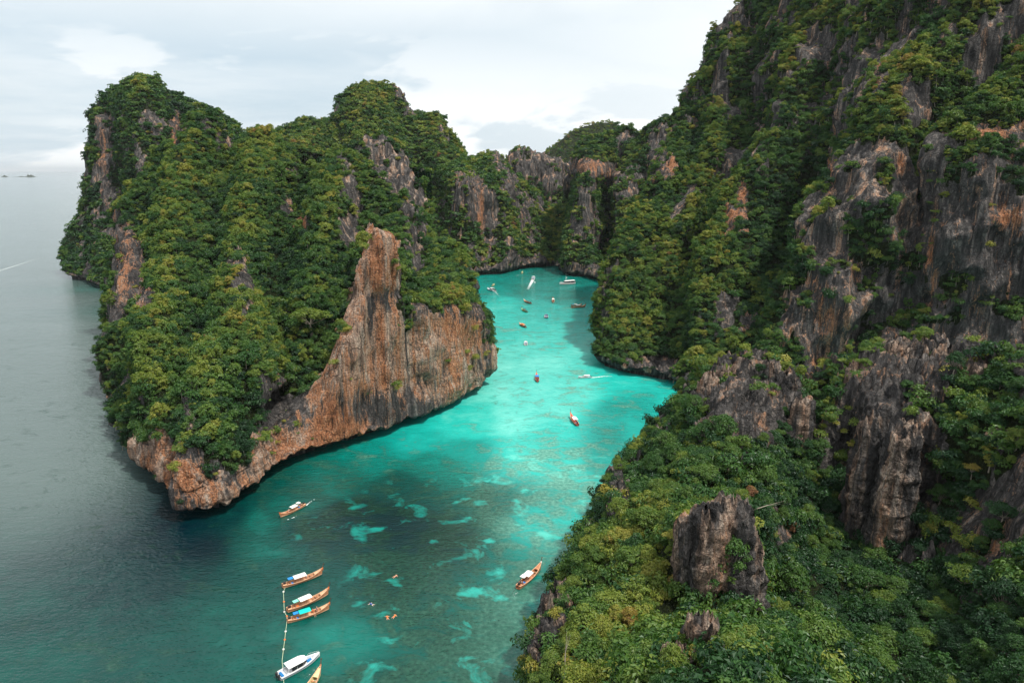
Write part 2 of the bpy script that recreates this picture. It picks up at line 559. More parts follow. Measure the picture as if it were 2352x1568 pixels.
# ------------------------------------------------------------------ landforms
# each bare-rock area of the cliffs: outline, orange share, pale share
ROCKS = [
    # the big face under the spire
    ([(838, 538), (868, 533), (893, 545), (914, 575), (918, 690), (940, 745), (1000, 738), (1060, 742), (1100, 762), (1132, 790), (1140, 900), (1000, 975), (850, 1040),
      (700, 1100), (560, 1150), (480, 1185), (425, 1180), (330, 1100), (290, 1010), (330, 1000), (380, 1010), (395, 1050), (450, 1085), (560, 1092), (585, 1000), (600, 950),
      (700, 945), (735, 860), (775, 770), (795, 735), (790, 690), (815, 640), (828, 580)], 0.44, 0.95),
    ([(276, 520), (310, 512), (330, 560), (345, 680), (325, 740), (300, 700), (262, 720), (265, 600)], 0.30, 0.45),
    ([(530, 590), (562, 585), (575, 640), (590, 700), (560, 760), (535, 700)], 0.0, 0.45),
    ([(415, 900), (445, 895), (448, 1000), (425, 1010)], 0.0, 0.5),
    ([(580, 860), (700, 900), (690, 960), (590, 1000), (575, 930)], 0.05, 0.0),
    ([(225, 300), (255, 295), (262, 345), (250, 400), (258, 470), (285, 500), (300, 560), (268, 600), (248, 500), (232, 430), (225, 360)], 0.12, 0.2),
    ([(392, 270), (418, 262), (420, 330), (400, 345), (388, 320)], 0.35, 0.4),
    ([(455, 275), (520, 290), (530, 330), (450, 320)], 0.0, 0.35),
    ([(660, 385), (690, 375), (700, 400), (665, 415)], 0.05, 0.7),
    ([(680, 505), (700, 500), (702, 540), (686, 545)], 0.55, 0.6),
    ([(640, 465), (665, 460), (680, 500), (650, 510)], 0.1, 0.5),
    ([(780, 378), (800, 375), (815, 420), (835, 470), (830, 560), (800, 590), (770, 560), (775, 470)], 0.0, 0.45),
    ([(838, 328), (880, 320), (925, 352), (945, 400), (975, 455), (975, 500), (930, 480), (880, 430), (850, 370)], 0.0, 0.5),
    ([(925, 500), (958, 505), (965, 560), (962, 640), (935, 640), (928, 570)], 0.0, 0.55),
    ([(890, 205), (918, 200), (945, 240), (955, 262), (930, 262), (905, 230)], 0.0, 0.25),
    ([(1000, 290), (1030, 315), (1040, 330), (1010, 325)], 0.0, 0.3),
    ([(1040, 410), (1085, 395), (1108, 430), (1118, 490), (1132, 560), (1120, 590), (1098, 530), (1070, 480), (1045, 470)], 0.16, 0.30),
    ([(1115, 352), (1140, 350), (1160, 380), (1200, 440), (1220, 520), (1190, 520), (1150, 420)], 0.0, 0.3),
    ([(1130, 590), (1170, 580), (1215, 590), (1260, 600), (1260, 640), (1090, 650), (1085, 600)], 0.0, 0.28),
    ([(1165, 365), (1185, 345), (1240, 350), (1300, 375), (1330, 400), (1310, 430), (1270, 450), (1230, 420), (1180, 410)], 0.02, 0.30),
    ([(1312, 368), (1400, 370), (1420, 385), (1430, 410), (1410, 430), (1330, 402), (1310, 395)], 0.25, 0.35),
    ([(1400, 400), (1470, 390), (1500, 420), (1450, 460), (1410, 450)], 0.08, 0.3),
    ([(1500, 300), (1540, 285), (1560, 300), (1530, 360), (1490, 380), (1490, 330)], 0.0, 0.3),
    ([(1535, 365), (1550, 360), (1550, 410), (1510, 440), (1490, 430)], 0.3, 0.3),
    ([(1270, 600), (1380, 610), (1380, 660), (1270, 640)], 0.0, 0.42),
    ([(1380, 660), (1400, 660), (1405, 720), (1385, 730)], 0.0, 0.5),
    ([(1350, 800), (1450, 830), (1600, 870), (1600, 910), (1350, 860)], 0.05, 0.45),
    ([(1655, 470), (1700, 430), (1720, 450), (1718, 520), (1660, 535)], 0.45, 0.45),
    ([(1730, 385), (1760, 370), (1765, 400), (1735, 400)], 0.0, 0.4),
    ([(1640, 700), (1690, 690), (1685, 760), (1640, 790)], 0.05, 0.45),
    ([(1700, 730), (1745, 720), (1740, 760), (1705, 775)], 0.25, 0.4),
    ([(1905, 360), (1960, 320), (2040, 320), (2090, 360), (2110, 430), (2100, 500), (2060, 560), (1990, 570), (1930, 520), (1900, 480)], 0.08, 0.50),
    ([(1790, 700), (1870, 640), (1940, 660), (2010, 640), (2080, 580), (2110, 640), (2100, 740), (2020, 810), (1990, 740), (1940, 800), (1930, 870), (1850, 870), (1830, 780), (1790, 770)], 0.16, 0.55),
    ([(2080, 560), (2110, 470), (2160, 440), (2220, 380), (2300, 400), (2380, 460), (2480, 470), (2480, 860), (2300, 850), (2240, 800), (2100, 790), (2020, 810), (2060, 700)], 0.04, 0.22),
    ([(2230, 310), (2290, 300), (2360, 280), (2360, 330), (2280, 340)], 0.30, 0.5),
    ([(1880, 100), (1960, 90), (1980, 180), (1940, 280), (1890, 240)], 0.05, 0.22),
    ([(2060, 190), (2130, 170), (2140, 280), (2080, 310)], 0.10, 0.25),
    ([(1720, 170), (1770, 160), (1770, 240), (1730, 260)], 0.0, 0.2),
    # foreground crag
    ([(1595, 890), (1660, 850), (1740, 838), (1790, 850), (1830, 885), (1880, 960), (1800, 1010), (1760, 1080), (1680, 1060), (1600, 1000)], 0.0, 0.30),
    ([(1930, 880), (1975, 840), (2060, 800), (2160, 800), (2260, 850), (2230, 900), (2160, 930), (2170, 1050), (2140, 1250), (2060, 1280), (2010, 1240), (2005, 1080), (1930, 1000)], 0.0, 0.24),
    ([(1800, 930), (1900, 950), (1990, 1010), (1980, 1060), (1850, 1040), (1790, 990)], 0.02, 0.25),
    ([(1400, 1130), (1450, 1090), (1475, 1130), (1460, 1200), (1420, 1220)], 0.0, 0.35),
    ([(1230, 1480), (1245, 1420), (1290, 1365), (1310, 1385), (1270, 1450), (1240, 1600), (1215, 1600)], 0.05, 0.6),
    ([(1500, 970), (1545, 940), (1560, 980), (1520, 1010)], 0.0, 0.25),
]
ORANGE = [(440, 1120, 26, 70, .75), (410, 1080, 22, 60, .5), (760, 950, 40, 70, .8), (735, 1010, 40, 45, .7), (800, 990, 50, 35, .7), (860, 600, 16, 70, .55), (898, 600, 18, 60, .35),
          (1030, 740, 26, 40, .85), (1035, 850, 22, 45, .7), (1085, 760, 30, 50, .4), (840, 890, 40, 22, .5), (925, 870, 50, 14, .3), (560, 1110, 50, 25, .5), (640, 1050, 60, 25, .6),
          (238, 340, 12, 40, .9), (405, 330, 9, 18, .9), (693, 520, 11, 20, 1.1), (1104, 490, 9, 50, .9), (1055, 410, 14, 9, .5), (1545, 385, 9, 16, .9), (1705, 455, 14, 35, 1.0),
          (1672, 490, 14, 24, .7), (2310, 500, 38, 26, 1.2), (2275, 315, 45, 14, .8), (1912, 395, 8, 60, .7), (2060, 385, 12, 26, .7), (1880, 670, 22, 40, .6), (1960, 640, 14, 40, .5),
          (1900, 740, 40, 45, .5), (2140, 590, 10, 60, .8), (2045, 770, 22, 18, .8), (2240, 700, 14, 30, .5), (2330, 800, 22, 30, .7), (296, 610, 14, 50, .6), (1870, 850, 20, 50, .5),
          (1185, 860, 1, 1, 0), (2020, 170, 10, 40, .6), (1345, 385, 30, 14, .5)]
DARKB = [(890, 945, 130, 50, .8), (980, 840, 45, 60, .35), (880, 690, 30, 25, .8), (1110, 820, 20, 60, .6), (640, 960, 70, 40, .9), (1000, 640, 60, 40, .5), (850, 740, 8, 60, .5),
         (500, 1110, 60, 25, .35), (2250, 620, 110, 90, .3), (2080, 700, 50, 60, .35)]


def photo_masks(P, ledge_at=0.36):
    u, v, d = project(P)
    w = np.stack([P[..., 0] * 0.06, P[..., 1] * 0.06, P[..., 2] * 0.03], -1)
    k = np.clip(250.0 / np.maximum(d, 60), 0.25, 2.2)
    n1 = fbm(w, 3) * 34 * k
    n2 = fbm(w, 3, off=31.7) * 34 * k
    sv = np.stack([P[..., 0] * 0.22, P[..., 1] * 0.22, P[..., 2] * 0.03], -1)
    n3 = fbm(sv, 4, off=55.0) * 60 * k
    n4 = fbm(P * 0.35, 3, off=77.0) * 22 * k
    uu, vv = u + n1 + n4 * 0.7, v + n2 + n3
    veg = np.ones(u.shape, np.float32)
    org = np.zeros(u.shape, np.float32)
    pale = np.full(u.shape, 0.12, np.float32)
    org[:] = 0.02
    ledge = fbm(np.stack([P[..., 0] / 12, P[..., 1] / 12, P[..., 2] / 9], -1), 3, off=210.0)
    for poly, o, p in ROCKS:
        ins = in_poly(uu, vv, poly)
        if p < 0.8: ins &= ledge < ledge_at
        veg[ins] = 0
        org[ins] = o
        pale[ins] = p if p > 0.8 else p * 0.55
    for (a, b, ru, rv, s) in ORANGE:
        g = np.exp(-(((u - a) / ru) ** 2 + ((v - b) / rv) ** 2))
        org += (g * s * 0.8).astype(np.float32)
        veg *= (1 - np.clip(g * 1.6 * (s > 0), 0, 1)).astype(np.float32)
    for (a, b, ru, rv, s) in DARKB:
        g = np.exp(-(((u - a) / ru) ** 2 + ((v - b) / rv) ** 2))
        pale -= (g * s * 1.5).astype(np.float32)
        org -= (g * s * 0.5).astype(np.float32)
    return veg, org, pale, u, v, d


# gullies (negative) and ribs (positive) that break up each massif: course over the surface, half width in metres, depth in metres
SCULPT = {
    "headland": [([(468, 300), (430, 420), (400, 560), (368, 760), (360, 900)], 8, 7), ([(525, 370), (500, 480), (465, 620), (440, 760), (420, 860)], 6, -9),
                 ([(605, 335), (590, 450), (545, 590), (560, 760), (600, 880)], 8, 8), ([(690, 410), (655, 520), (630, 660), (670, 830), (640, 930)], 7, -11),
                 ([(790, 380), (770, 450), (742, 560), (722, 680)], 7, 6), ([(830, 470), (800, 560), (775, 680), (735, 810), (690, 900)], 6, -10),
                 ([(335, 480), (305, 620), (292, 760), (300, 900)], 6, -8), ([(500, 830), (470, 930), (470, 1000)], 6, 5), ([(540, 860), (545, 960), (560, 1020)], 5, -2),
                 ([(900, 440), (880, 500)], 6, -6), ([(985, 560), (960, 620), (950, 670)], 6, -7), ([(1050, 630), (1040, 690)], 6, 4)],
    "cliff": [([(1600, 280), (1560, 430), (1500, 560), (1470, 680), (1490, 830)], 8, -11), ([(1690, 120), (1640, 330), (1560, 520), (1480, 640), (1450, 770)], 9, 7),
              ([(1850, 150), (1760, 370), (1660, 530), (1620, 650), (1590, 830)], 9, 9), ([(1770, 230), (1700, 400), (1630, 490), (1570, 640), (1555, 790)], 8, -11),
              ([(1960, 300), (1850, 450), (1800, 560), (1730, 690), (1690, 820)], 8, -13), ([(2250, 0), (2060, 200), (1960, 320), (1910, 420), (1890, 620)], 9, 10),
              ([(2350, 60), (2130, 330), (2090, 480), (2060, 640), (2000, 780)], 7, -9), ([(2352, 180), (2200, 330), (2130, 480)], 7, 7), ([(1720, 50), (1730, 200), (1690, 330)], 7, -9)],
    "tower_hill": [([(240, 260), (250, 380), (268, 500), (285, 620)], 9, -11), ([(410, 270), (402, 400), (385, 520)], 11, -15), ([(330, 210), (330, 380), (320, 560)], 14, 8), ([(460, 270), (450, 380)], 10, 7)],
    "peak": [([(850, 270), (830, 350), (790, 450)], 18, 8), ([(965, 350), (990, 420), (1005, 560)], 14, -16), ([(775, 320), (760, 380), (740, 460)], 16, -11), ([(1130, 380), (1165, 490), (1165, 590)], 12, 12),
             ([(1080, 350), (1120, 480), (1135, 600)], 9, -10), ([(700, 310), (690, 400)], 14, 9), ([(925, 260), (950, 340)], 12, -7)],
    "far_cliff": [([(1312, 420), (1290, 520), (1280, 590)], 9, -9), ([(1360, 405), (1330, 500), (1315, 600)], 12, 9), ([(1395, 430), (1405, 520), (1380, 600)], 9, -13), ([(1435, 420), (1420, 500), (1380, 600)], 9, 8), ([(1480, 400), (1450, 500)], 9, -10)],
}


def sculpt_field(name, G):
    if name not in SCULPT:
        return np.zeros(G.shape[:2] + (1,)), np.zeros(G.shape[:2] + (1,))
    u, v, d = project(G)
    wob = fbm(G / 14.0, 3, off=150.0) * 4.0
    tot = np.zeros(u.shape); nz_ = np.zeros(u.shape)
    for line, w, amp in SCULPT[name]:
        best = np.full(u.shape, 1e9)
        for (x0, y0), (x1, y1) in zip(line[:-1], line[1:]):
            dx, dy = x1 - x0, y1 - y0
            t = np.clip(((u - x0) * dx + (v - y0) * dy) / (dx * dx + dy * dy), 0, 1)
            best = np.minimum(best, np.hypot(u - x0 - t * dx, (v - y0 - t * dy)))
        dist = best * d / F_PX + wob
        g = np.exp(-(dist / w) ** 2)
        tot += amp * g; nz_ += np.sign(amp) * g
    return tot[..., None], nz_[..., None]


LANDS = []      # (name, grid, normals, veg, u, v, d, visible_from_row, to_row)


def build_land(name, C, res, amp=3.0, karst=1.0, cap_r=520, cap_c=800, label=None, vegbias=0.0, back=(14, 60), lip=True, edge_z=-4.0, inset=4.5, bedk=0.35, bareness=0.0, blade=0.0, lumpk=3.6, diag=0.0):
    """C rows bottom -> top, columns left -> right.  Adds an undercut foot at the bottom and a back slope at the top."""
    C = [[np.array(p, float) for p in row] for row in C]
    C = np.array(C)
    if lip:
        first = C[0]
        tan = np.gradient(first[:, :2], axis=0)
        tan /= np.linalg.norm(tan, axis=1, keepdims=True) + 1e-9
        inn = np.stack([-tan[:, 1], tan[:, 0]], -1)
        r1 = first.copy(); r1[:, :2] += inn * inset; r1[:, 2] = 2.2
        r0 = first.copy(); r0[:, :2] += inn * (inset + .8); r0[:, 2] = edge_z
        C = np.concatenate([r0[None], r1[None], C], 0)
    ridge = C[-1]
    b1 = ridge.copy(); b2 = ridge.copy(); b0 = ridge.copy()
    dirs = ridge[:, :2] / np.linalg.norm(ridge[:, :2], axis=1, keepdims=True)
    b0[:, :2] += dirs * back[0] * 0.45; b0[:, 2] -= np.maximum(ridge[:, 2] * 0.02, 0.6)
    b1[:, :2] += dirs * back[0] * 1.4; b1[:, 2] *= 0.8
    b2[:, :2] += dirs * back[1]; b2[:, 2] = edge_z
    C = np.concatenate([C, b0[None], b1[None], b2[None]], 0)
    G, pr, pc = loft_surface(C, res, cap_r, cap_c)
    n_rows = C.shape[0]
    nrm = grid_normals(G)
    P = G.copy()
    # fade the displacement at the very foot
    row_fade = np.clip((G[..., 2:3] + 1.0) / 9.0, 0.30, 1.0)
    big = fbm(G / 46.0, 3, off=5.0)[..., None]
    steep = 1 - np.abs(nrm[..., 2:3])
    flut = ridged(np.stack([G[..., 0] / 17, G[..., 1] / 17, G[..., 2] / 75], -1) + big * 0.35, 3, off=2.0)[..., None]
    lump = fbm(G / np.array([10.5, 10.5, 14.0]), 3, off=7.0)[..., None]
    sc_, scn_ = sculpt_field(name if res < 2.5 and len(C) > 7 else "", G)
    P = P + nrm * sc_ * np.clip(row_fade * 1.1 - 0.2, 0, 1)
    if diag:
        dg_ = ridged(np.stack([(G[..., 2] - 0.8 * G[..., 0]) / 34, (G[..., 2] + G[..., 0]) / 170, G[..., 1] / 170], -1) + big * 0.25, 2, off=33.0)[..., None]
        G2_ = nrm * (dg_ - 0.2) * diag * row_fade * smooth(G[..., 0:1], 95, 150)
        P = P + G2_
    far_ = amp if amp < 2.7 else amp * 1.25
    P = P + nrm * (big * amp * 1.5 + (flut - 0.35) * far_ * 1.75 * (0.3 + 0.7 * steep) + lump * lumpk * (0.5 + 0.5 * steep)) * row_fade
    veg, org, pale, u, v, d = photo_masks(P, 0.20 if name == 'cliff' else 0.36)
    rockness = (1 - veg)[..., None]
    q = P
    f1 = ridged(np.stack([q[..., 0] / 4.2, q[..., 1] / 4.2, q[..., 2] / 42], -1), 4, off=8.0)[..., None]
    f1b = ridged(np.stack([q[..., 0] / 1.9, q[..., 1] / 1.9, q[..., 2] / 16], -1), 2, off=18.0)[..., None]
    f2 = fbm(np.stack([q[..., 0] / 2.6, q[..., 1] / 2.6, q[..., 2] / 7.5], -1), 4, off=3.0)[..., None]
    bed = fbm(np.stack([q[..., 0] / 30, q[..., 1] / 30, q[..., 2] / 1.6], -1), 3, off=13.0)[..., None]
    P = P + nrm * (f1 * 1.35 + f1b * (0.45 + blade) + f2 * 1.0 + bed * bedk) * karst * (0.40 + 0.80 * rockness) * np.clip(row_fade, .45, 1)
    # jagged upward teeth where bare rock forms a crest
    teeth = np.maximum(ridged(np.stack([q[..., 0] / 2.6, q[..., 1] / 2.6, q[..., 2] / 12], -1), 2, off=21.0), 0)[..., None]
    P[..., 2:3] += teeth * rockness * (1 - steep * 0.7) * (2.2 + 2.5 * blade) * karst
    nrm2 = grid_normals(P)
    # steep broken streaks of bare rock inside the vegetation
    st = fbm(np.stack([P[..., 0] / 11, P[..., 1] / 11, P[..., 2] / 34], -1), 4, off=40.0)
    st2 = fbm(np.stack([P[..., 0] / 4, P[..., 1] / 4, P[..., 2] / 14], -1), 3, off=44.0)
    bare = smooth(st + 0.55 * st2 + bareness, 0.06, 0.16) * smooth(1 - np.abs(nrm[..., 2]), 0.22, 0.5)
    veg = np.clip(veg * (1 - bare) + vegbias, 0, 1)
    pale = pale + 0.06 * bare
    # the foot stays bare and dark
    foot = smooth(P[..., 2], 7.0, 3.2)
    veg = veg * (1 - foot)
    pale = np.where(P[..., 2] < 2.6, -0.6, pale + 0.10 * foot)
    org = np.where(P[..., 2] < 2.6, -0.6, org)
    nr, nc = P.shape[:2]
    me = mesh_from_np(name, P.reshape(-1, 3), grid_quads(nr, nc), [M_ROCK],
                      attrs={"veg": ("FLOAT", veg.astype(np.float32)), "org": ("FLOAT", org.astype(np.float32)), "pale": ("FLOAT", pale.astype(np.float32))})
    o = bpy.data.objects.new(name, me)
    link(o)
    tag(o, label=label, kind="structure")
    last_vis = int(np.searchsorted(pr, n_rows - 2.6))
    cav = (lump * 0.6 + (flut - 0.35) * 0.5 + big * 0.3 + scn_ * 0.7)[..., 0]
    LANDS.append(dict(cav=cav, name=name, P=P, n=nrm2, gn=nrm, veg=veg, last=last_vis))
    return o


Y_, Z_ = at_y, at_z


def W(x, y, z):
    return np.array((x, y, z), float)


def cols(lst):
    """list of columns (each bottom->top) -> rows"""
    k = len(lst[0])
    return [[c[i] for c in lst] for i in range(k)]


LIPZ = 4.2
# ---- near headland with the spire
head = cols([
    [W(-150, 520, 3), W(-152, 520, 20), W(-150, 520, 45), W(-140, 520, 60), W(-120, 520, 78), W(-90, 520, 90), W(-60, 520, 100)],
    [W(-200, 430, 3), W(-208, 430, 35), Y_(300, 495, 430), Y_(335, 455, 432), Y_(370, 410, 436), Y_(400, 360, 440), Y_(430, 306, 446)],
    [W(-205, 362, 3), W(-211, 360, 25), Y_(262, 600, 360), Y_(285, 540, 368), Y_(330, 480, 390), Y_(400, 400, 415), Y_(465, 291, 440)],
    [Z_(246, 885, LIPZ), Y_(238, 770, 310), Y_(262, 680, 320), Y_(300, 600, 330), Y_(370, 520, 355), Y_(440, 440, 390), Y_(540, 340, 450)],
    [Z_(250, 940, LIPZ), Y_(260, 860, 280), Y_(290, 760, 290), Y_(330, 680, 305), Y_(420, 570, 335), Y_(500, 470, 375), Y_(605, 330, 455)],
    [Z_(318, 1055, LIPZ), Y_(320, 960, 226), Y_(340, 860, 240), Y_(380, 770, 258), Y_(480, 640, 300), Y_(560, 520, 350), Y_(670, 358, 440)],
    [Z_(335, 1083, LIPZ), Y_(338, 1000, 218), Y_(365, 910, 228), Y_(410, 810, 246), Y_(510, 670, 290), Y_(590, 540, 343), Y_(685, 380, 436)],
    [Z_(395, 1116, LIPZ), Y_(392, 1030, 205), Y_(402, 950, 214), Y_(450, 850, 232), Y_(540, 700, 280), Y_(620, 560, 335), Y_(700, 390, 430)],
    [Z_(432, 1163, LIPZ), Y_(434, 1090, 188), Y_(440, 1030, 192), Y_(490, 930, 210), Y_(580, 760, 258), Y_(670, 600, 320), Y_(760, 380, 415)],
    [Z_(485, 1165, LIPZ), Y_(495, 1110, 188), Y_(500, 1060, 191), Y_(540, 950, 212), Y_(620, 800, 250), Y_(700, 620, 310), Y_(790, 376, 405)],
    [Z_(560, 1128, LIPZ), Y_(565, 1080, 198), Y_(570, 1035, 201), Y_(610, 940, 220), Y_(670, 810, 248), Y_(740, 640, 305), Y_(830, 380, 398)],
    [Z_(640, 1070, LIPZ), Y_(645, 1020, 215), Y_(650, 970, 219), Y_(680, 890, 236), Y_(720, 780, 262), Y_(780, 620, 310), Y_(870, 406, 390)],
    [Z_(735, 1028, LIPZ), Y_(738, 950, 231), Y_(742, 845, 236), Y_(752, 815, 244), Y_(770, 720, 270), Y_(820, 560, 320), Y_(900, 426, 385)],
    [Z_(800, 1006, LIPZ), Y_(800, 860, 239), Y_(786, 695, 243), Y_(792, 700, 262), Y_(800, 640, 285), Y_(850, 540, 330), Y_(925, 446, 385)],
    [Z_(820, 1001, LIPZ), Y_(822, 810, 241.5), Y_(817, 612, 246), Y_(812, 655, 264), Y_(824, 620, 292), Y_(868, 530, 332), Y_(935, 454, 385)],
    [Z_(838, 997, LIPZ), Y_(842, 780, 244), Y_(840, 560, 249), Y_(836, 610, 266), Y_(850, 600, 300), Y_(890, 520, 335), Y_(945, 462, 385)],
    [Z_(862, 990, LIPZ), Y_(866, 770, 247), Y_(868, 535, 251), Y_(864, 590, 272), Y_(872, 600, 300), Y_(905, 515, 338), Y_(952, 472, 385)],
    [Z_(890, 980, LIPZ), Y_(892, 760, 250), Y_(894, 552, 254), Y_(890, 610, 276), Y_(890, 600, 305), Y_(920, 510, 340), Y_(960, 482, 385)],
    [Z_(918, 968, LIPZ), Y_(920, 830, 257), Y_(918, 650, 260), Y_(915, 660, 278), Y_(930, 600, 305), Y_(950, 540, 340), Y_(975, 505, 380)],
    [Z_(960, 952, LIPZ), Y_(962, 850, 266), Y_(965, 705, 268), Y_(965, 680, 275), Y_(970, 630, 300), Y_(975, 575, 335), Y_(988, 535, 375)],
    [Z_(1020, 925, LIPZ), Y_(1022, 840, 279), Y_(1022, 725, 281), Y_(1015, 690, 287), Y_(1015, 640, 310), Y_(1010, 595, 340), Y_(1015, 562, 370)],
    [Z_(1080, 897, LIPZ), Y_(1085, 830, 295), Y_(1085, 748, 297), Y_(1075, 700, 305), Y_(1055, 660, 325), Y_(1040, 615, 345), Y_(1040, 590, 365)],
    [Z_(1113, 880, LIPZ), Y_(1117, 820, 309), Y_(1112, 750, 312), Y_(1100, 710, 318), Y_(1080, 668, 330), Y_(1062, 640, 345), Y_(1058, 615, 358)],
    [W(-12, 335, 3), W(-11, 335, 20), W(-15, 337, 30), W(-20, 339, 36), W(-27, 344, 41), W(-34, 352, 46), W(-42, 362, 49)],
    [W(-46, 430, 3), W(-46, 430, 20), W(-52, 430, 28), W(-58, 430, 32), W(-64, 430, 35), W(-72, 430, 37), W(-82, 430, 39)],
])
build_land("headland", head, 0.95, inset=9.0, bedk=0.15, bareness=0.10, amp=3.4, karst=1.0, cap_r=430, cap_c=640, back=(20, 90))

# ---- knoll standing behind the headland's crest
kn = [[], [], []]
for (u, v, y) in [(745, 400, 470), (773, 356, 470), (805, 343, 470), (838, 326, 468), (870, 322, 468), (898, 330, 466), (922, 356, 462), (942, 392, 455), (975, 448, 445), (1000, 500, 435), (1030, 560, 430)]:
    kn[0].append(Y_(u - 6, v + 190, y - 42)); kn[1].append(Y_(u - 2, v + 60, y - 16)); kn[2].append(Y_(u, v, y))
build_land("crag", kn, 1.5, amp=2.2, karst=1.2, cap_r=150, cap_c=260, lip=False, back=(14, 40))

# ---- tall tower at the far left
tw = cols([
    [W(-392, 840, 3), W(-392, 850, 40), W(-385, 860, 80), W(-380, 865, 110), W(-372, 870, 130), W(-365, 875, 145)],
    [W(-440, 760, 3), W(-428, 765, 40), W(-412, 775, 80), W(-403, 780, 120), W(-395, 790, 145), W(-385, 800, 158)],
    [Z_(150, 628, LIPZ), Y_(150, 575, 690), Y_(196, 450, 715), Y_(212, 320, 725), Y_(218, 262, 735), Y_(232, 228, 750)],
    [Z_(190, 636, LIPZ), Y_(196, 560, 665), Y_(225, 440, 690), Y_(240, 300, 705), Y_(252, 235, 725), Y_(272, 203, 750)],
    [Z_(225, 652, LIPZ), Y_(230, 570, 640), Y_(262, 450, 670), Y_(290, 310, 690), Y_(305, 225, 715), Y_(325, 190, 745)],
    [Z_(262, 655, LIPZ), Y_(270, 590, 625), Y_(310, 460, 660), Y_(345, 320, 685), Y_(355, 240, 710), Y_(362, 193, 745)],
    [Z_(320, 670, LIPZ), Y_(330, 590, 600), Y_(360, 470, 640), Y_(390, 350, 675), Y_(405, 270, 700), Y_(425, 229, 740)],
    [Z_(400, 680, LIPZ), Y_(400, 600, 590), Y_(420, 490, 620), Y_(440, 370, 660), Y_(460, 300, 690), Y_(476, 252, 735)],
    [Z_(480, 680, LIPZ), Y_(480, 600, 590), Y_(490, 490, 620), Y_(500, 380, 650), Y_(510, 310, 680), Y_(512, 262, 730)],
    [Z_(560, 680, LIPZ), Y_(560, 600, 590), Y_(560, 500, 620), Y_(550, 400, 650), Y_(548, 340, 680), Y_(545, 288, 730)],
    [Z_(640, 680, LIPZ), Y_(620, 600, 600), Y_(620, 520, 640), Y_(600, 430, 670), Y_(590, 370, 700), Y_(580, 318, 740)],
])
build_land("tower_hill", tw, 1.9, bareness=0.08, amp=3.4, karst=1.5, cap_r=230, cap_c=240, back=(20, 110))

# ---- mountain behind, closing the lagoon's left shore
mt = cols([
    [Z_(560, 640, LIPZ), Y_(560, 560, 700), Y_(560, 480, 740), Y_(560, 400, 790), Y_(560, 345, 850)],
    [Z_(640, 640, LIPZ), Y_(640, 560, 700), Y_(640, 480, 740), Y_(640, 380, 790), Y_(630, 306, 850)],
    [Z_(700, 640, LIPZ), Y_(700, 560, 700), Y_(700, 470, 740), Y_(700, 360, 790), Y_(700, 290, 860)],
    [Z_(760, 640, LIPZ), Y_(760, 560, 700), Y_(755, 460, 740), Y_(755, 350, 800), Y_(752, 274, 860)],
    [Z_(800, 640, LIPZ), Y_(800, 560, 700), Y_(800, 450, 740), Y_(795, 330, 800), Y_(785, 222, 870)],
    [Z_(870, 640, LIPZ), Y_(870, 560, 700), Y_(870, 440, 740), Y_(870, 310, 800), Y_(856, 193, 880)],
    [Z_(930, 640, LIPZ), Y_(930, 560, 700), Y_(930, 440, 740), Y_(925, 320, 800), Y_(916, 206, 880)],
    [Z_(980, 636, LIPZ), Y_(980, 550, 695), Y_(980, 450, 735), Y_(975, 350, 790), Y_(955, 262, 865)],
    [Z_(1030, 632, LIPZ), Y_(1030, 545, 690), Y_(1030, 430, 705), Y_(1030, 370, 780), Y_(1012, 278, 850)],
    [Z_(1085, 624, LIPZ), Y_(1085, 540, 692), Y_(1080, 420, 700), Y_(1070, 385, 775), Y_(1052, 334, 845)],
    [Z_(1120, 622, LIPZ), Y_(1118, 540, 700), Y_(1115, 430, 712), Y_(1110, 395, 775), Y_(1106, 360, 840)],
    [Z_(1150, 620, LIPZ), Y_(1150, 550, 705), Y_(1145, 450, 730), Y_(1148, 405, 785), Y_(1152, 377, 845)],
    [Z_(1168, 615, LIPZ), Y_(1175, 560, 725), Y_(1180, 480, 765), Y_(1185, 440, 800), Y_(1192, 410, 850)],
    [Z_(1205, 609, LIPZ), Y_(1208, 560, 740), Y_(1212, 510, 780), Y_(1220, 470, 820), Y_(1225, 440, 860)],
    [Z_(1245, 605, LIPZ), Y_(1245, 570, 765), Y_(1250, 530, 800), Y_(1255, 500, 840), Y_(1258, 470, 870)],
    [Z_(1285, 603, LIPZ), Y_(1285, 570, 780), Y_(1285, 540, 815), Y_(1290, 505, 850), Y_(1292, 475, 880)],
    [Z_(1340, 603, LIPZ), Y_(1340, 570, 780), Y_(1340, 540, 815), Y_(1340, 505, 850), Y_(1340, 475, 880)],
])
build_land("peak", mt, 2.0, bareness=0.06, amp=3.8, karst=1.7, cap_r=270, cap_c=330, back=(24, 150))

bk = [[], [], []]
for (u, v, y) in [(1120, 400, 960), (1150, 378, 955), (1170, 368, 950), (1183, 351, 950), (1210, 350, 950), (1240, 359, 950), (1262, 366, 945), (1285, 372, 945), (1302, 386, 940), (1335, 400, 930), (1370, 420, 930)]:
    bk[0].append(Y_(u, 590, y - 45)); bk[1].append(Y_(u, max(v + 70, 440), y - 22)); bk[2].append(Y_(u, v, y))
build_land("rock_wall", bk, 2.4, amp=3.0, karst=2.0, cap_r=120, cap_c=130, lip=False, back=(14, 80))

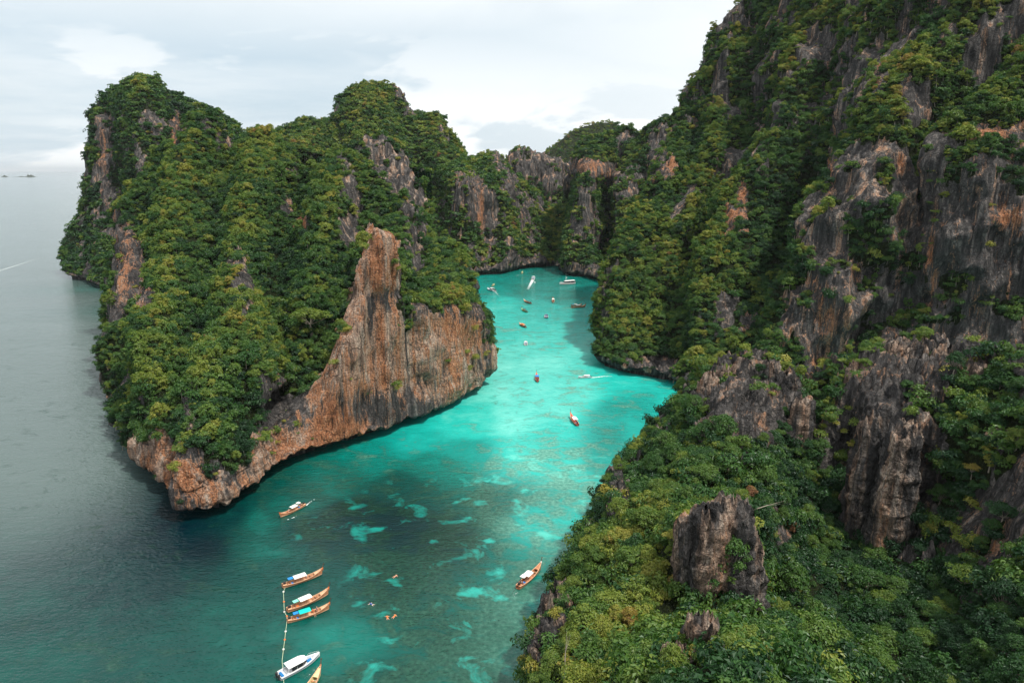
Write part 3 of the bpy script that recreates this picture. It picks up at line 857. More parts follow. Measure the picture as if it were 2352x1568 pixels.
br = cols([
    [W(75, 860, 3), W(75, 860, 20), W(76, 865, 60), W(78, 870, 80), W(80, 880, 100)],
    [Z_(1276, 604, LIPZ), Y_(1279, 573, 740), Y_(1303, 478, 760), Y_(1308, 425, 785), Y_(1312, 398, 800)],
    [Z_(1304, 622, LIPZ), Y_(1308, 550, 700), Y_(1325, 450, 725), Y_(1330, 404, 745), Y_(1330, 347, 792)],
    [Z_(1345, 627, LIPZ), Y_(1345, 550, 690), Y_(1350, 450, 705), Y_(1354, 400, 718), Y_(1350, 327, 788)],
    [Z_(1366, 634, LIPZ), Y_(1372, 560, 692), Y_(1380, 470, 715), Y_(1383, 408, 738), Y_(1400, 315, 785)],
    [Z_(1392, 642, LIPZ), Y_(1398, 570, 712), Y_(1404, 510, 738), Y_(1410, 440, 762), Y_(1440, 304, 790)],
    [Z_(1420, 655, LIPZ), Y_(1415, 560, 680), Y_(1425, 480, 700), Y_(1434, 415, 728), Y_(1472, 318, 785)],
    [Z_(1460, 655, LIPZ), Y_(1460, 560, 660), Y_(1465, 470, 690), Y_(1480, 400, 720), Y_(1505, 292, 760)],
    [Z_(1540, 655, LIPZ), Y_(1540, 560, 650), Y_(1540, 450, 690), Y_(1545, 350, 720), Y_(1545, 270, 745)],
    [Z_(1640, 655, LIPZ), Y_(1640, 560, 650), Y_(1640, 450, 690), Y_(1640, 350, 720), Y_(1600, 240, 740)],
])
build_land("far_cliff", br, 1.9, bareness=0.03, amp=2.8, karst=1.6, cap_r=260, cap_c=240, back=(20, 120))

fh = [[], [], []]
for (u, v, y) in [(1150, 392, 1500), (1200, 384, 1480), (1245, 356, 1450), (1272, 341, 1440), (1300, 319, 1430), (1350, 294, 1420), (1400, 285, 1420), (1428, 297, 1425), (1452, 314, 1440), (1500, 345, 1460), (1560, 380, 1500)]:
    fh[0].append(Y_(u, 560, y - 200)); fh[1].append(Y_(u, (v + 430) / 2, y - 110)); fh[2].append(Y_(u, v, y))
build_land("distant_hill", fh, 5.0, amp=5.0, karst=1.5, cap_r=90, cap_c=140, lip=False, back=(60, 300))

# ---- the great wall on the right
rw = cols([
    [W(88, 520, 3), W(92, 520, 30), W(105, 525, 60), W(130, 530, 90), W(160, 540, 120), W(185, 550, 150), W(200, 560, 165)],
    [W(64, 440, 3), Y_(1408, 625, 430), Y_(1434, 554, 445), Y_(1458, 478, 460), Y_(1490, 413, 480), Y_(1530, 322, 505), Y_(1565, 250, 525)],
    [Z_(1380, 816, LIPZ), Y_(1392, 750, 365), Y_(1414, 640, 385), Y_(1446, 540, 415), Y_(1510, 420, 455), Y_(1568, 285, 500), Y_(1602, 170, 530)],
    [Z_(1402, 833, LIPZ), Y_(1412, 760, 360), Y_(1445, 660, 380), Y_(1490, 540, 410), Y_(1570, 400, 450), Y_(1618, 255, 500), Y_(1645, 90, 535)],
    [Z_(1470, 848, LIPZ), Y_(1480, 775, 350), Y_(1520, 680, 376), Y_(1578, 560, 412), Y_(1640, 420, 450), Y_(1680, 240, 492), Y_(1698, 20, 535)],
    [Z_(1540, 862, LIPZ), Y_(1552, 790, 336), Y_(1590, 690, 352), Y_(1640, 580, 376), Y_(1700, 440, 415), Y_(1740, 240, 460), Y_(1765, -60, 530)],
    [Z_(1592, 892, LIPZ), Y_(1610, 820, 316), Y_(1650, 720, 332), Y_(1705, 600, 352), Y_(1770, 440, 392), Y_(1810, 230, 436), Y_(1850, -120, 510)],
    [Z_(1680, 912, LIPZ), Y_(1690, 830, 296), Y_(1732, 720, 316), Y_(1790, 600, 342), Y_(1850, 430, 384), Y_(1900, 220, 420), Y_(1950, -150, 480)],
    [Z_(1790, 914, LIPZ), Y_(1800, 830, 290), Y_(1830, 720, 300), Y_(1880, 590, 318), Y_(1930, 420, 345), Y_(1990, 200, 388), Y_(2050, -170, 450)],
    [Z_(1920, 916, LIPZ), Y_(1920, 840, 286), Y_(1935, 740, 291), Y_(1960, 600, 299), Y_(2020, 400, 316), Y_(2090, 180, 356), Y_(2160, -180, 420)],
    [Z_(2060, 918, LIPZ), Y_(2060, 840, 284), Y_(2070, 740, 292), Y_(2100, 580, 302), Y_(2140, 400, 318), Y_(2190, 180, 346), Y_(2270, -180, 390)],
    [Z_(2200, 920, LIPZ), Y_(2200, 840, 282), Y_(2200, 740, 285), Y_(2210, 580, 288), Y_(2240, 420, 294), Y_(2300, 200, 325), Y_(2380, -180, 370)],
    [Z_(2340, 920, LIPZ), Y_(2340, 840, 280), Y_(2340, 740, 282), Y_(2345, 580, 284), Y_(2360, 420, 288), Y_(2420, 200, 315), Y_(2480, -180, 355)],
    [Z_(2500, 920, LIPZ), Y_(2500, 840, 272), Y_(2500, 740, 274), Y_(2500, 580, 276), Y_(2510, 420, 284), Y_(2550, 200, 305), Y_(2600, -180, 340)],
    [Z_(2750, 920, LIPZ), Y_(2750, 840, 262), Y_(2750, 740, 264), Y_(2750, 580, 266), Y_(2750, 420, 274), Y_(2780, 200, 295), Y_(2800, -180, 325)],
])
build_land("cliff", rw, 1.0, bareness=0.12, diag=7.5, amp=4.6, karst=1.0, cap_r=430, cap_c=620, back=(24, 120))


# ---- foreground crag, seen from above: rows near -> far
def fz(*tr):
    return [Z_(u, v, z) for (u, v, z) in tr]


fgr = [
    fz((1215, 1800, 12), (1330, 1800, 30), (1450, 1800, 36), (1560, 1800, 42), (1720, 1800, 48), (1900, 1800, 40), (2060, 1800, 20), (2250, 1800, 22), (2500, 1800, 34), (2900, 1800, 40)),
    fz((1226, 1568, 10), (1330, 1568, 26), (1450, 1568, 34), (1560, 1568, 42), (1720, 1568, 47), (1880, 1568, 38), (2050, 1568, 16), (2230, 1568, 18), (2440, 1568, 30), (2900, 1568, 40)),
    fz((1252, 1430, 10), (1340, 1430, 20), (1460, 1430, 25), (1570, 1430, 26), (1670, 1430, 25), (1790, 1430, 22), (1980, 1430, 13), (2180, 1430, 16), (2420, 1430, 30), (2850, 1430, 42)),
    fz((1328, 1295, 14), (1400, 1295, 22), (1480, 1295, 27), (1570, 1295, 31), (1680, 1295, 34), (1770, 1295, 22), (1960, 1280, 14), (2150, 1280, 18), (2400, 1280, 32), (2800, 1280, 46)),
    fz((1368, 1205, 15), (1430, 1205, 24), (1500, 1205, 29), (1580, 1205, 38), (1690, 1195, 40), (1765, 1205, 26), (1950, 1200, 16), (2130, 1200, 21), (2380, 1200, 35), (2790, 1200, 49)),
    fz((1392, 1160, 16), (1450, 1160, 24), (1520, 1160, 30), (1590, 1160, 33), (1690, 1160, 33), (1810, 1150, 25), (1950, 1130, 20), (2120, 1130, 24), (2370, 1130, 38), (2780, 1130, 52)),
    fz((1462, 1048, 18), (1510, 1048, 26), (1570, 1048, 31), (1630, 1048, 35), (1720, 1045, 35), (1830, 1030, 30), (1950, 1010, 32), (2100, 1010, 38), (2350, 1000, 46), (2760, 1000, 58)),
    fz((1540, 955, 26), (1575, 950, 32), (1620, 950, 37), (1670, 950, 41), (1750, 950, 40), (1850, 950, 36), (1970, 930, 41), (2110, 920, 46), (2350, 900, 53), (2740, 900, 64)),
    fz((1590, 900, 33), (1625, 885, 38), (1660, 865, 42), (1700, 855, 45), (1760, 850, 46), (1840, 885, 41), (1960, 850, 47), (2100, 808, 51), (2330, 840, 57), (2720, 830, 68)),
]
left = [[], []]
rows = []
for r in fgr:
    e = r[0]
    q_ = r[-1]
    rows.append([W(e[0] - 1.5, e[1] + 3, -4), W(e[0] - 1.0, e[1] + 1.5, max(e[2] * 0.45, 3))] + r + [W(q_[0] + 70, q_[1] + 10, q_[2] + 6)])
near = [W(p[0], p[1] - 22, -4) for p in rows[0]]
rows = [near] + rows
build_land("crag", rows, 0.5, amp=1.6, karst=1.15, bedk=0.7, blade=0.5, lumpk=1.6, bareness=0.06, cap_r=440, cap_c=520, lip=False, back=(9, 46))


def rock_tower(base, top, rx, ry, seed, res=0.4):
    """a free-standing limestone tooth: stacked rings that taper, fluted and pitted"""
    h = float(top[2] - base[2])
    nr, nc = max(12, int(h / res)), max(24, int(6.28 * max(rx, ry) / res))
    t = np.linspace(0, 1, nr)[:, None]
    a = np.linspace(0, 2 * np.pi, nc)[None, :]
    prof = np.where(t < 0.8, 1.0 - 0.38 * t ** 1.6, (1 - 0.38 * 0.8 ** 1.6) * np.sqrt(np.clip(1 - ((t - 0.8) / 0.2) ** 2, 0, 1)))
    sq = 1.0 / (np.abs(np.cos(a)) ** 3 + np.abs(np.sin(a)) ** 3) ** (1 / 3)
    cx = base[0] + (top[0] - base[0]) * t
    cy = base[1] + (top[1] - base[1]) * t
    P = np.stack([cx + rx * prof * sq * np.cos(a), cy + ry * prof * sq * np.sin(a), base[2] + h * t + 0 * a], -1)
    nd = np.stack([np.cos(a) + 0 * t, np.sin(a) + 0 * t, 0 * a + 0.25 + 0 * t], -1)
    q = P.copy(); ang = np.minimum(a, 2 * np.pi - a)
    f = ridged(np.stack([P[..., 0] / 2.6, P[..., 1] / 2.6, P[..., 2] / 9], -1), 4, off=seed)[..., None]
    f2 = fbm(P / 1.7, 4, off=seed + 3)[..., None]
    fb = ridged(np.stack([P[..., 0] / 1.1, P[..., 1] / 1.1, P[..., 2] / 3.2], -1), 3, off=seed + 7)[..., None]
    P = P + nd * (f * 0.85 + f2 * 0.9 + fb * 0.65) * min(1.0, min(rx, ry) / 3.0)
    P[..., 2] += np.maximum(ridged(P / np.array([1.2, 1.2, 9]), 2, off=seed), 0) * 3.0 * t ** 2
    P[:, -1] = P[:, 0]
    veg = np.zeros(P.shape[:2], np.float32)
    pale = np.full(P.shape[:2], 0.42, np.float32)
    me = mesh_from_np("rock_outcrop", P.reshape(-1, 3), grid_quads(nr, nc), [M_ROCK], attrs={
        "veg": ("FLOAT", veg), "org": ("FLOAT", veg + 0.02), "pale": ("FLOAT", pale)})
    o = bpy.data.objects.new("rock_outcrop", me)
    link(o)
    tag(o, kind="structure")


rock_tower(Z_(1600, 1500, 34), Z_(1612, 1445, 45), 2.0, 1.8, 3.0, 0.2)
rock_tower(Z_(1560, 1560, 34), Z_(1555, 1520, 42), 2.2, 2.0, 9.0, 0.22)
rock_tower(Z_(1262, 1450, 2), Z_(1272, 1385, 17), 2.4, 3.0, 12.0, 0.3)
rock_tower(Z_(1236, 1540, 0), Z_(1240, 1480, 14), 2.4, 3.2, 14.0, 0.3)
rock_tower(Z_(1640, 1370, 26), Z_(1625, 1185, 43), 4.2, 3.5, 17.0, 0.3)
rock_tower(Z_(1690, 1370, 26), Z_(1680, 1165, 44), 4.4, 3.8, 19.0, 0.3)
rock_tower(Z_(1600, 1350, 27), Z_(1585, 1215, 40), 3.2, 3.2, 23.0, 0.3)

for i_, (tu, tv, dz_, r_) in enumerate([(1632, 872, 7, 2.6), (1668, 852, 9, 3.0), (1716, 842, 8, 3.4), (1762, 843, 9, 3.2), (1806, 868, 7, 2.6), (1972, 848, 9, 3.2), (2015, 822, 9, 3.4), (2064, 796, 11, 4.0),
                                       (2120, 796, 10, 4.0), (2180, 812, 9, 3.6), (2236, 842, 9, 3.0), (1846, 925, 8, 2.4), (2010, 960, 26, 3.2), (2080, 985, 28, 3.6)]):
    zt = {0: 44, 1: 46, 2: 48, 3: 48, 4: 46, 5: 49, 6: 51, 7: 54, 8: 55, 9: 55, 10: 55, 11: 43, 12: 44, 13: 44}[i_]
    tp = Z_(tu, tv, zt)
    rock_tower(W(tp[0], tp[1] + 1.0, zt - dz_ - 4), tp, r_ * 1.15, r_, 40.0 + 3 * i_, 0.32)
# ------------------------------------------------------------------ vegetation
def leaf_cloud(centers, radii, per, size, flat=0.62, seed=0, upbias=0.25, hollow=0.55):
    """leaf-sized quads through the shells of a set of lobes"""
    r = np.random.default_rng(seed)
    V = []
    var = []
    for (c, rad), n in zip(zip(centers, radii), per):
        d = r.normal(size=(n, 3))
        d /= np.linalg.norm(d, axis=1, keepdims=True)
        d[:, 2] = np.where(d[:, 2] < -0.25, -d[:, 2] * 0.8, d[:, 2])
        rr = rad * (hollow + (1 - hollow) * r.random((n, 1)) ** 0.45) * (1 + 0.16 * np.sin(7 * d[:, :1] + 5 * d[:, 1:2]))
        p = c + d * rr * np.array([1, 1, flat])
        nrm = d * np.array([1, 1, 1.25]) + np.array([0, 0, upbias]) + r.normal(size=(n, 3)) * 0.30
        nrm /= np.linalg.norm(nrm, axis=1, keepdims=True)
        t = np.cross(nrm, r.normal(size=(n, 3)))
        t /= np.linalg.norm(t, axis=1, keepdims=True) + 1e-9
        b = np.cross(nrm, t)
        s = size * (0.6 + 0.8 * r.random((n, 1)))
        dr = nrm * s * 0.28
        q = np.stack([p - t * s - dr, p - b * s * 0.55, p + t * s - dr, p + b * s * 0.55], 1)
        V.append(q.reshape(-1, 3))
        # per-lobe tone and per-leaf tone, both varied at random
        var.append(np.repeat(np.clip(0.5 + r.normal(0, 0.16) + r.normal(0, 0.22, n), 0, 1), 4))
    V = np.concatenate(V)
    var = np.concatenate(var)
    Q = np.arange(len(V)).reshape(-1, 4)
    return V, Q, var


def crown_layout(kind, seed):
    """lobes of leaves over a dome, each big enough to catch its own light and shade"""
    r = np.random.default_rng(seed)
    n, R, H, hgt = {"round": (20, 2.75, 2.6, 2.5), "umbrella": (19, 3.5, 3.7, 1.25), "tall": (20, 2.2, 2.4, 3.7)}.get(kind, (14, 2.4, 1.6, 1.9))
    cs, rs = [], []
    for k in range(n):
        a = k * 2.39996 + r.random() * 0.7
        f = math.sqrt((k + 0.3) / n)
        rad = R * f * (0.85 + 0.3 * r.random())
        z = H + hgt * math.sqrt(max(0.0, 1 - (f * 0.97) ** 2)) + r.normal(0, 0.28)
        cs.append(np.array([math.cos(a) * rad, math.sin(a) * rad, z]))
        rs.append((0.85 + 0.55 * r.random()) * (1.15 if k < 4 else 1.0))
    if kind == "irregular":                 # lopsided crown with limbs reaching out at different heights
        cs, rs = [], []
        for k in range(17):
            c = np.clip(r.normal(size=3), -1.3, 1.3) * np.array([1.8, 1.5, 1.0])
            c[2] = 3.9 + c[2] + 0.25 * c[0]
            cs.append(c); rs.append(0.65 + 0.6 * r.random())
    for k in range(5):                      # a few low inner limbs
        a = r.random() * 6.28
        cs.append(np.array([math.cos(a) * R * .55, math.sin(a) * R * .55, H - 0.5 + r.random() * .6]))
        rs.append(0.9)
    return cs, rs


def tube(path, radii, seg=6):
    V, Q = [], []
    path = [np.array(p, float) for p in path]
    for i, p in enumerate(path):
        d = path[min(i + 1, len(path) - 1)] - path[max(i - 1, 0)]
        d /= np.linalg.norm(d) + 1e-9
        a = np.cross(d, [0.31, 0.92, 0.21]); a /= np.linalg.norm(a) + 1e-9
        b = np.cross(d, a)
        for k in range(seg):
            t = 2 * math.pi * k / seg
            V.append(p + radii[i] * (math.cos(t) * a + math.sin(t) * b))
        if i:
            for k in range(seg):
                k2 = (k + 1) % seg
                o0, o1 = (i - 1) * seg, i * seg
                Q.append([o0 + k, o0 + k2, o1 + k2, o1 + k])
    return np.array(V), np.array(Q)


def crown_mesh(kind, seed, nleaf, size, name="crown", stem=False):
    cs, rs = crown_layout(kind, seed)
    per = [int(nleaf * (q / sum(rs))) for q in rs]
    V, Q, var = leaf_cloud(cs, rs, per, size, seed=seed, flat=0.72 if kind == "umbrella" else 0.85)
    nl = len(Q)
    if stem:                                # massed trees carry their trunk in the same mesh
        tv, tq = tube([(0, 0, -2.5), (0.1, 0, 1.0), (0, 0.1, 3.4)], [0.24, 0.18, 0.10], 4)
        Q = np.concatenate([Q, tq + len(V)]); V = np.concatenate([V, tv]); var = np.concatenate([var, np.zeros(len(tv))])
    me = mesh_from_np(name, V, Q, [M_LEAF, M_BARK], False, {"leafvar": ("FLOAT", var.astype(np.float32))})
    if stem:
        mi = np.zeros(len(Q), np.int32); mi[nl:] = 1
        me.polygons.foreach_set("material_index", mi)
    return me, cs


def join(parts):
    V, Q, n = [], [], 0
    for v, q in parts:
        V.append(v); Q.append(np.array(q) + n); n += len(v)
    return np.concatenate(V), np.concatenate(Q)


def trunk_mesh(cs, seed, mat=None, extra=0.0, rad=0.22):
    r = np.random.default_rng(seed)
    fork = np.array([r.normal(0, .2), r.normal(0, .2), 2.2 + extra])
    parts = [tube([(0, 0, -2.0), (0.05, 0, 0), (fork[0] * .6, fork[1] * .6, 1.2), fork], [rad * 1.4, rad * 1.15, rad * .9, rad * .7], 6)]
    for c in cs[::2]:
        mid = fork * 0.45 + c * 0.55 + np.array([0, 0, -0.35])
        parts.append(tube([fork - [0, 0, .15], mid, c + [0, 0, -.2]], [rad * .5, rad * .33, rad * .14], 4))
    V, Q = join(parts)
    return mesh_from_np("trunk", V, Q, [mat or M_BARK], True)


NEAR_KINDS = ["round", "umbrella", "tall", "low", "irregular", "umbrella", "round", "irregular", "tall", "irregular"]
near_crowns, near_trunks = [], []
for i, k in enumerate(NEAR_KINDS):
    me, cs = crown_mesh(k, 100 + i, 2700, 0.21)
    near_crowns.append(me)
    near_trunks.append(trunk_mesh(cs, 50 + i))


def hidden_collection(name, meshes):
    c = bpy.data.collections.new(name)
    for i, me in enumerate(meshes):
        o = bpy.data.objects.new(f"{name}_{i:02d}", me)
        c.objects.link(o)
    return c


def merged_tree(i):
    """crown and trunk of one prototype as a single mesh for the massed forest"""
    import bmesh
    bm = bmesh.new()
    bm.from_mesh(near_crowns[i])
    me = bpy.data.meshes.new("tree_mesh")
    bm.to_mesh(me); bm.free()
    me.materials.append(M_LEAF)
    return me


mid_meshes = [crown_mesh(k, 200 + i, 850, 0.36, "mid_crown", True)[0] for i, k in enumerate(["round", "irregular", "tall", "low", "irregular", "irregular"])]
far_meshes = [crown_mesh(k, 300 + i, 300, 0.55, "far_crown", True)[0] for i, k in enumerate(["round", "umbrella", "irregular", "low"])]


def bush_mesh(seed, n, size):
    r = np.random.default_rng(seed)
    cs = [np.array([r.normal(0, .55), r.normal(0, .55), 0.35 + r.random() * .6]) for _ in range(5)]
    rs = [0.65 + r.random() * .35 for _ in cs]
    V, Q, var = leaf_cloud(cs, rs, [n // 5] * 5, size, seed=seed, flat=0.8)
    return mesh_from_np("bush", V, Q, [M_LEAF], False, {"leafvar": ("FLOAT", var.astype(np.float32))})


bush_meshes = [bush_mesh(400 + i, 360, 0.15) for i in range(4)]
farbush_meshes = [bush_mesh(420 + i, 70, 0.34) for i in range(3)]
COL_NEAR = hidden_collection("near_tree", near_crowns)
COL_MID = hidden_collection("mid_tree", mid_meshes)
COL_FAR = hidden_collection("far_tree", far_meshes)
COL_BUSH = hidden_collection("bush", bush_meshes)
COL_FBUSH = hidden_collection("far_bush", farbush_meshes)


def instancer_group(coll):
    g = bpy.data.node_groups.new("scatter_" + coll.name, "GeometryNodeTree")
    g.interface.new_socket("Geometry", in_out="INPUT", socket_type="NodeSocketGeometry")
    g.interface.new_socket("Geometry", in_out="OUTPUT", socket_type="NodeSocketGeometry")
    gi, go = g.nodes.new("NodeGroupInput"), g.nodes.new("NodeGroupOutput")
    ci = g.nodes.new("GeometryNodeCollectionInfo")
    ci.inputs["Collection"].default_value = coll
    ci.inputs["Separate Children"].default_value = True
    ci.inputs["Reset Children"].default_value = True
    ip = g.nodes.new("GeometryNodeInstanceOnPoints")
    ip.inputs["Pick Instance"].default_value = True

    def na(name, t):
        n = g.nodes.new("GeometryNodeInputNamedAttribute")
        n.data_type = t
        n.inputs[0].default_value = name
        return n.outputs[0]
    g.links.new(gi.outputs[0], ip.inputs["Points"])
    g.links.new(ci.outputs[0], ip.inputs["Instance"])
    g.links.new(na("pid", "INT"), ip.inputs["Instance Index"])
    e2r = g.nodes.new("FunctionNodeEulerToRotation")
    g.links.new(na("rot", "FLOAT_VECTOR"), e2r.inputs[0])
    g.links.new(e2r.outputs[0], ip.inputs["Rotation"])
    g.links.new(na("scl", "FLOAT_VECTOR"), ip.inputs["Scale"])
    g.links.new(ip.outputs[0], go.inputs[0])
    return g


def scatter_object(name, P, coll, npro, scale, tint, rng, kind="stuff", label=None, cat=None):
    n = len(P)
    me = bpy.data.meshes.new(name)
    me.vertices.add(n)
    me.vertices.foreach_set("co", np.ascontiguousarray(P, np.float32).ravel())
    def at(nm, ty, arr, key="value"):
        a = me.attributes.new(nm, ty, "POINT")
        a.data.foreach_set(key, np.ascontiguousarray(arr).ravel())
    at("pid", "INT", rng.integers(0, npro, n).astype(np.int32))
    rot = np.stack([rng.normal(0, .12, n), rng.normal(0, .12, n), rng.random(n) * 6.283], -1).astype(np.float32)
    at("rot", "FLOAT_VECTOR", rot, "vector")
    sc = np.stack([scale * (0.9 + .2 * rng.random(n)), scale * (0.9 + .2 * rng.random(n)), scale * (0.85 + .5 * rng.random(n))], -1).astype(np.float32)
    at("scl", "FLOAT_VECTOR", sc, "vector")
    at("tint", "FLOAT", tint.astype(np.float32))
    o = bpy.data.objects.new(name, me)
    link(o)
    m = o.modifiers.new("scatter", "NODES")
    m.node_group = instancer_group(coll)
    tag(o, kind=kind, label=label, cat=cat)
    return o


def tint_field(P, nz, rng):
    t = 0.40 + 0.30 * fbm(P / 26.0, 3, off=60.0) + 0.16 * fbm(P / 8.0, 2, off=70.0)
    t = t + rng.normal(0, 0.13, len(P))
    # olive crowns on crests and ledges; valley shade is put into the tint
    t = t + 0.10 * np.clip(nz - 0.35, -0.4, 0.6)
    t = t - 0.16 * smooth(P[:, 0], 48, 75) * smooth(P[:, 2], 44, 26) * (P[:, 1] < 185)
    return t


def sample_land(Ld, density, rng, vegmin=0.5, jitter=0.3):
    P = Ld["P"]; veg = Ld["veg"]; nz = Ld["n"]
    last = Ld["last"]
    a, b, c, d = P[:-1, :-1], P[:-1, 1:], P[1:, 1:], P[1:, :-1]
    area = 0.5 * np.linalg.norm(np.cross(c - a, d - b), axis=2)
    area[last:] *= 0.6
    area = area * (veg[:-1, :-1] > vegmin) * (P[:-1, :-1, 2] > 3.0)
    tot = area.sum()
    n = int(tot * density)
    p = (area / tot).ravel()
    idx = np.searchsorted(np.cumsum(p), rng.random(n))
    idx = np.clip(idx, 0, p.size - 1)
    r, q = np.unravel_index(idx, area.shape)
    f, g = rng.random((n, 1)), rng.random((n, 1))
    X = a[r, q] * (1 - f) * (1 - g) + b[r, q] * f * (1 - g) + c[r, q] * f * g + d[r, q] * (1 - f) * g
    return X, nz[r, q], Ld["gn"][r, q], Ld["cav"][r, q]


def thin_out(P, rad, rng):
    """keep points no closer than about rad (grid hashing)"""
    order = rng.permutation(len(P))
    cell = {}
    keep = []
    r2 = rad * rad
    inv = 1.0 / rad
    K = np.floor(P * inv).astype(int)
    for i in order:
        k = K[i]
        ok = True
        for dx in (-1, 0, 1):
            for dy in (-1, 0, 1):
                for dz in (-1, 0, 1):
                    for j in cell.get((k[0] + dx, k[1] + dy, k[2] + dz), ()):
                        d = P[i] - P[j]
                        if d[0] * d[0] + d[1] * d[1] + d[2] * d[2] < r2:
                            ok = False
                            break
                    if not ok: break
                if not ok: break
            if not ok: break
        if ok:
            cell.setdefault((k[0], k[1], k[2]), []).append(i)
            keep.append(i)
    return np.array(keep, int)


rngv = np.random.default_rng(5)
TREES, BUSHES = {}, {}
for Ld in LANDS:
    far = Ld["name"] in ("tower_hill", "peak", "far_cliff", "rock_wall")
    vfar = Ld["name"] == "distant_hill"
    dens_t = (1 / 4.5 if Ld['name'] == 'crag' else 1 / 4.3) if not far else 1 / 8.0
    if vfar: dens_t = 1 / 60.0
    X, n2, gn, cv = sample_land(Ld, dens_t, rngv)
    k = thin_out(X, (2.15 if Ld['name'] == 'crag' else 2.1) if not (far or vfar) else (2.8 if far else 6.0), rngv)
    X, n2, gn, cv = X[k], n2[k], gn[k], cv[k]
    # gullies and ledges stay thinly wooded; stands of tall trees alternate with low scrub
    stand = fbm(X / np.array([13.0, 13.0, 11.0]), 3, off=120.0)
    kp = rngv.random(len(X)) < np.clip(0.92 + 1.1 * cv + 0.9 * stand, 0.22, 1)
    X, n2, gn, cv, stand = X[kp], n2[kp], gn[kp], cv[kp], stand[kp]
    X = X + gn * 0.35 + np.array([0, 0, -0.9]) * np.clip(gn[:, 2:3], 0.2, 1)
    # drop ones far outside what can be seen
    u, v, d = project(X)
    ok = (d > 10) & (u > -500) & (u < 2900) & (v < 2000) & (v > -400)
    X, n2, gn, d, cv, stand = X[ok], n2[ok], gn[ok], d[ok], cv[ok], stand[ok]
    shift = {'tower_hill': -0.12, 'peak': 0.06, 'headland': -0.02, 'crag': -0.05}.get(Ld['name'], 0.0)
    tint = tint_field(X, n2[:, 2], rngv) + shift + 0.16 * np.clip(cv, -1, .8)  # crowns in gullies darker: shade of the hollows put into the tint
    sc = np.clip(rngv.lognormal(-0.12, 0.36, len(X)), 0.42, 1.75) * (0.72 + 0.28 * np.clip(gn[:, 2] * 1.6, 0, 1))
    sc *= (0.55 if not far else 0.60) * np.clip(1.0 + 0.9 * stand, 0.6, 1.6)
    if vfar: sc *= 1.8
    if Ld['name'] == 'crag': sc *= np.where(X[:, 1] < 235, 0.92, 1.0)
    X[:, 2] -= 0.9 * sc
    cls = 3 if vfar else (2 if far else (0 if d.min() < 1 else 1))
    TREES[id(Ld)] = (Ld, X, sc, tint, d)
    Xb, nb, gb, cb = sample_land(Ld, (1 / 6.0 if not far else 1 / 12.0) if not vfar else 1 / 60.0, rngv, vegmin=0.32)
    u, v, d = project(Xb)
    ok = (d > 10) & (u > -300) & (u < 2700) & (v < 1800) & (v > -250)
    Xb, nb, gb, cb = Xb[ok], nb[ok], gb[ok], cb[ok]
    Xb = Xb + gb * 0.1 + np.array([0, 0, -0.3])
    tb = tint_field(Xb, nb[:, 2], rngv) - 0.16 + shift + 0.1 * np.clip(cb, -1, .8) + rngv.normal(0, .05, len(Xb))  # bush tint lowered as painted shade in gaps and gullies
    sb = np.clip(rngv.lognormal(0.0, 0.35, len(Xb)), .5, 1.9) * (1.35 if not far else 1.9)
    BUSHES[id(Ld)] = (Ld, Xb, sb, tb)
# a few shrubs clinging to the bare rock
rk = []
for Ld in LANDS:
    if Ld["name"] in ("distant_hill",): continue
    P = Ld["P"]; m = (Ld["veg"] < 0.3) & (P[..., 2] > 7) & (fbm(P / 9.0, 2, off=90.) > 0.12)
    idx = np.argwhere(m[: Ld["last"]])
    if len(idx):
        sel = idx[rngv.integers(0, len(idx), max(10, len(idx) // 90))]
        rk.append(P[sel[:, 0], sel[:, 1]])
RKP = np.concatenate(rk)

allX = np.concatenate([t[1] for t in TREES.values()])
allS = np.concatenate([t[2] for t in TREES.values()])
allT = np.concatenate([t[3] for t in TREES.values()])
allName = np.concatenate([[t[0]["name"]] * len(t[1]) for t in TREES.values()])
u, v, d = project(allX)
show = allS / d
show[(u < 10) | (u > 2340) | (v > 1560) | (v < 20)] = 0
fg = (allName == "crag") & (allX[:, 1] < 230)
show[~fg] *= 0.3
pick = np.argsort(-show)[:300]
ZONES = [
    (lambda u, v: u > 2080 and v > 1150, "on the shaded lower right slope"),
    (lambda u, v: u > 2080, "beside the dark right-hand crag face"),
    (lambda u, v: u > 1900 and v < 1000, "on the right-hand near knoll"),
    (lambda u, v: u > 1760 and v > 1420, "at the bottom right of centre"),
    (lambda u, v: u > 1760 and v > 1100, "in the dark ravine"),
    (lambda u, v: u > 1760, "on the saddle between two crests"),
    (lambda u, v: v < 1010, "on the near crag's left crest"),
    (lambda u, v: u > 1500 and v < 1190, "just behind the grey rock tower"),
    (lambda u, v: u < 1420 and v > 1380, "at the near crag's waterside foot"),
    (lambda u, v: v > 1420, "below the grey rock tower"),
    (lambda u, v: u < 1480, "along the near crag's lagoon rim"),
    (lambda u, v: True, "left of the grey rock tower"),
]
ORD = ["leftmost", "second from left", "third from left", "fourth from left", "fifth from left", "sixth from left", "seventh from left", "eighth from left", "ninth from left",
       "tenth from left", "eleventh from left", "twelfth from left", "thirteenth from left", "fourteenth from left", "fifteenth from left", "sixteenth from left"]
NUMW = ["", "one", "two", "three", "four", "five", "six", "seven", "eight", "nine", "ten", "eleven", "twelve", "thirteen", "fourteen", "fifteen", "sixteen"]
KIND_W = {"irregular": "lopsided", "round": "round-crowned", "umbrella": "flat-topped", "tall": "tall", "low": "low"}


def tint_word(t):
    return "deep green" if t < 0.3 else "mid green" if t < 0.45 else "fresh green" if t < 0.58 else "olive green" if t < 0.74 else "yellow"


tree_masters = {}


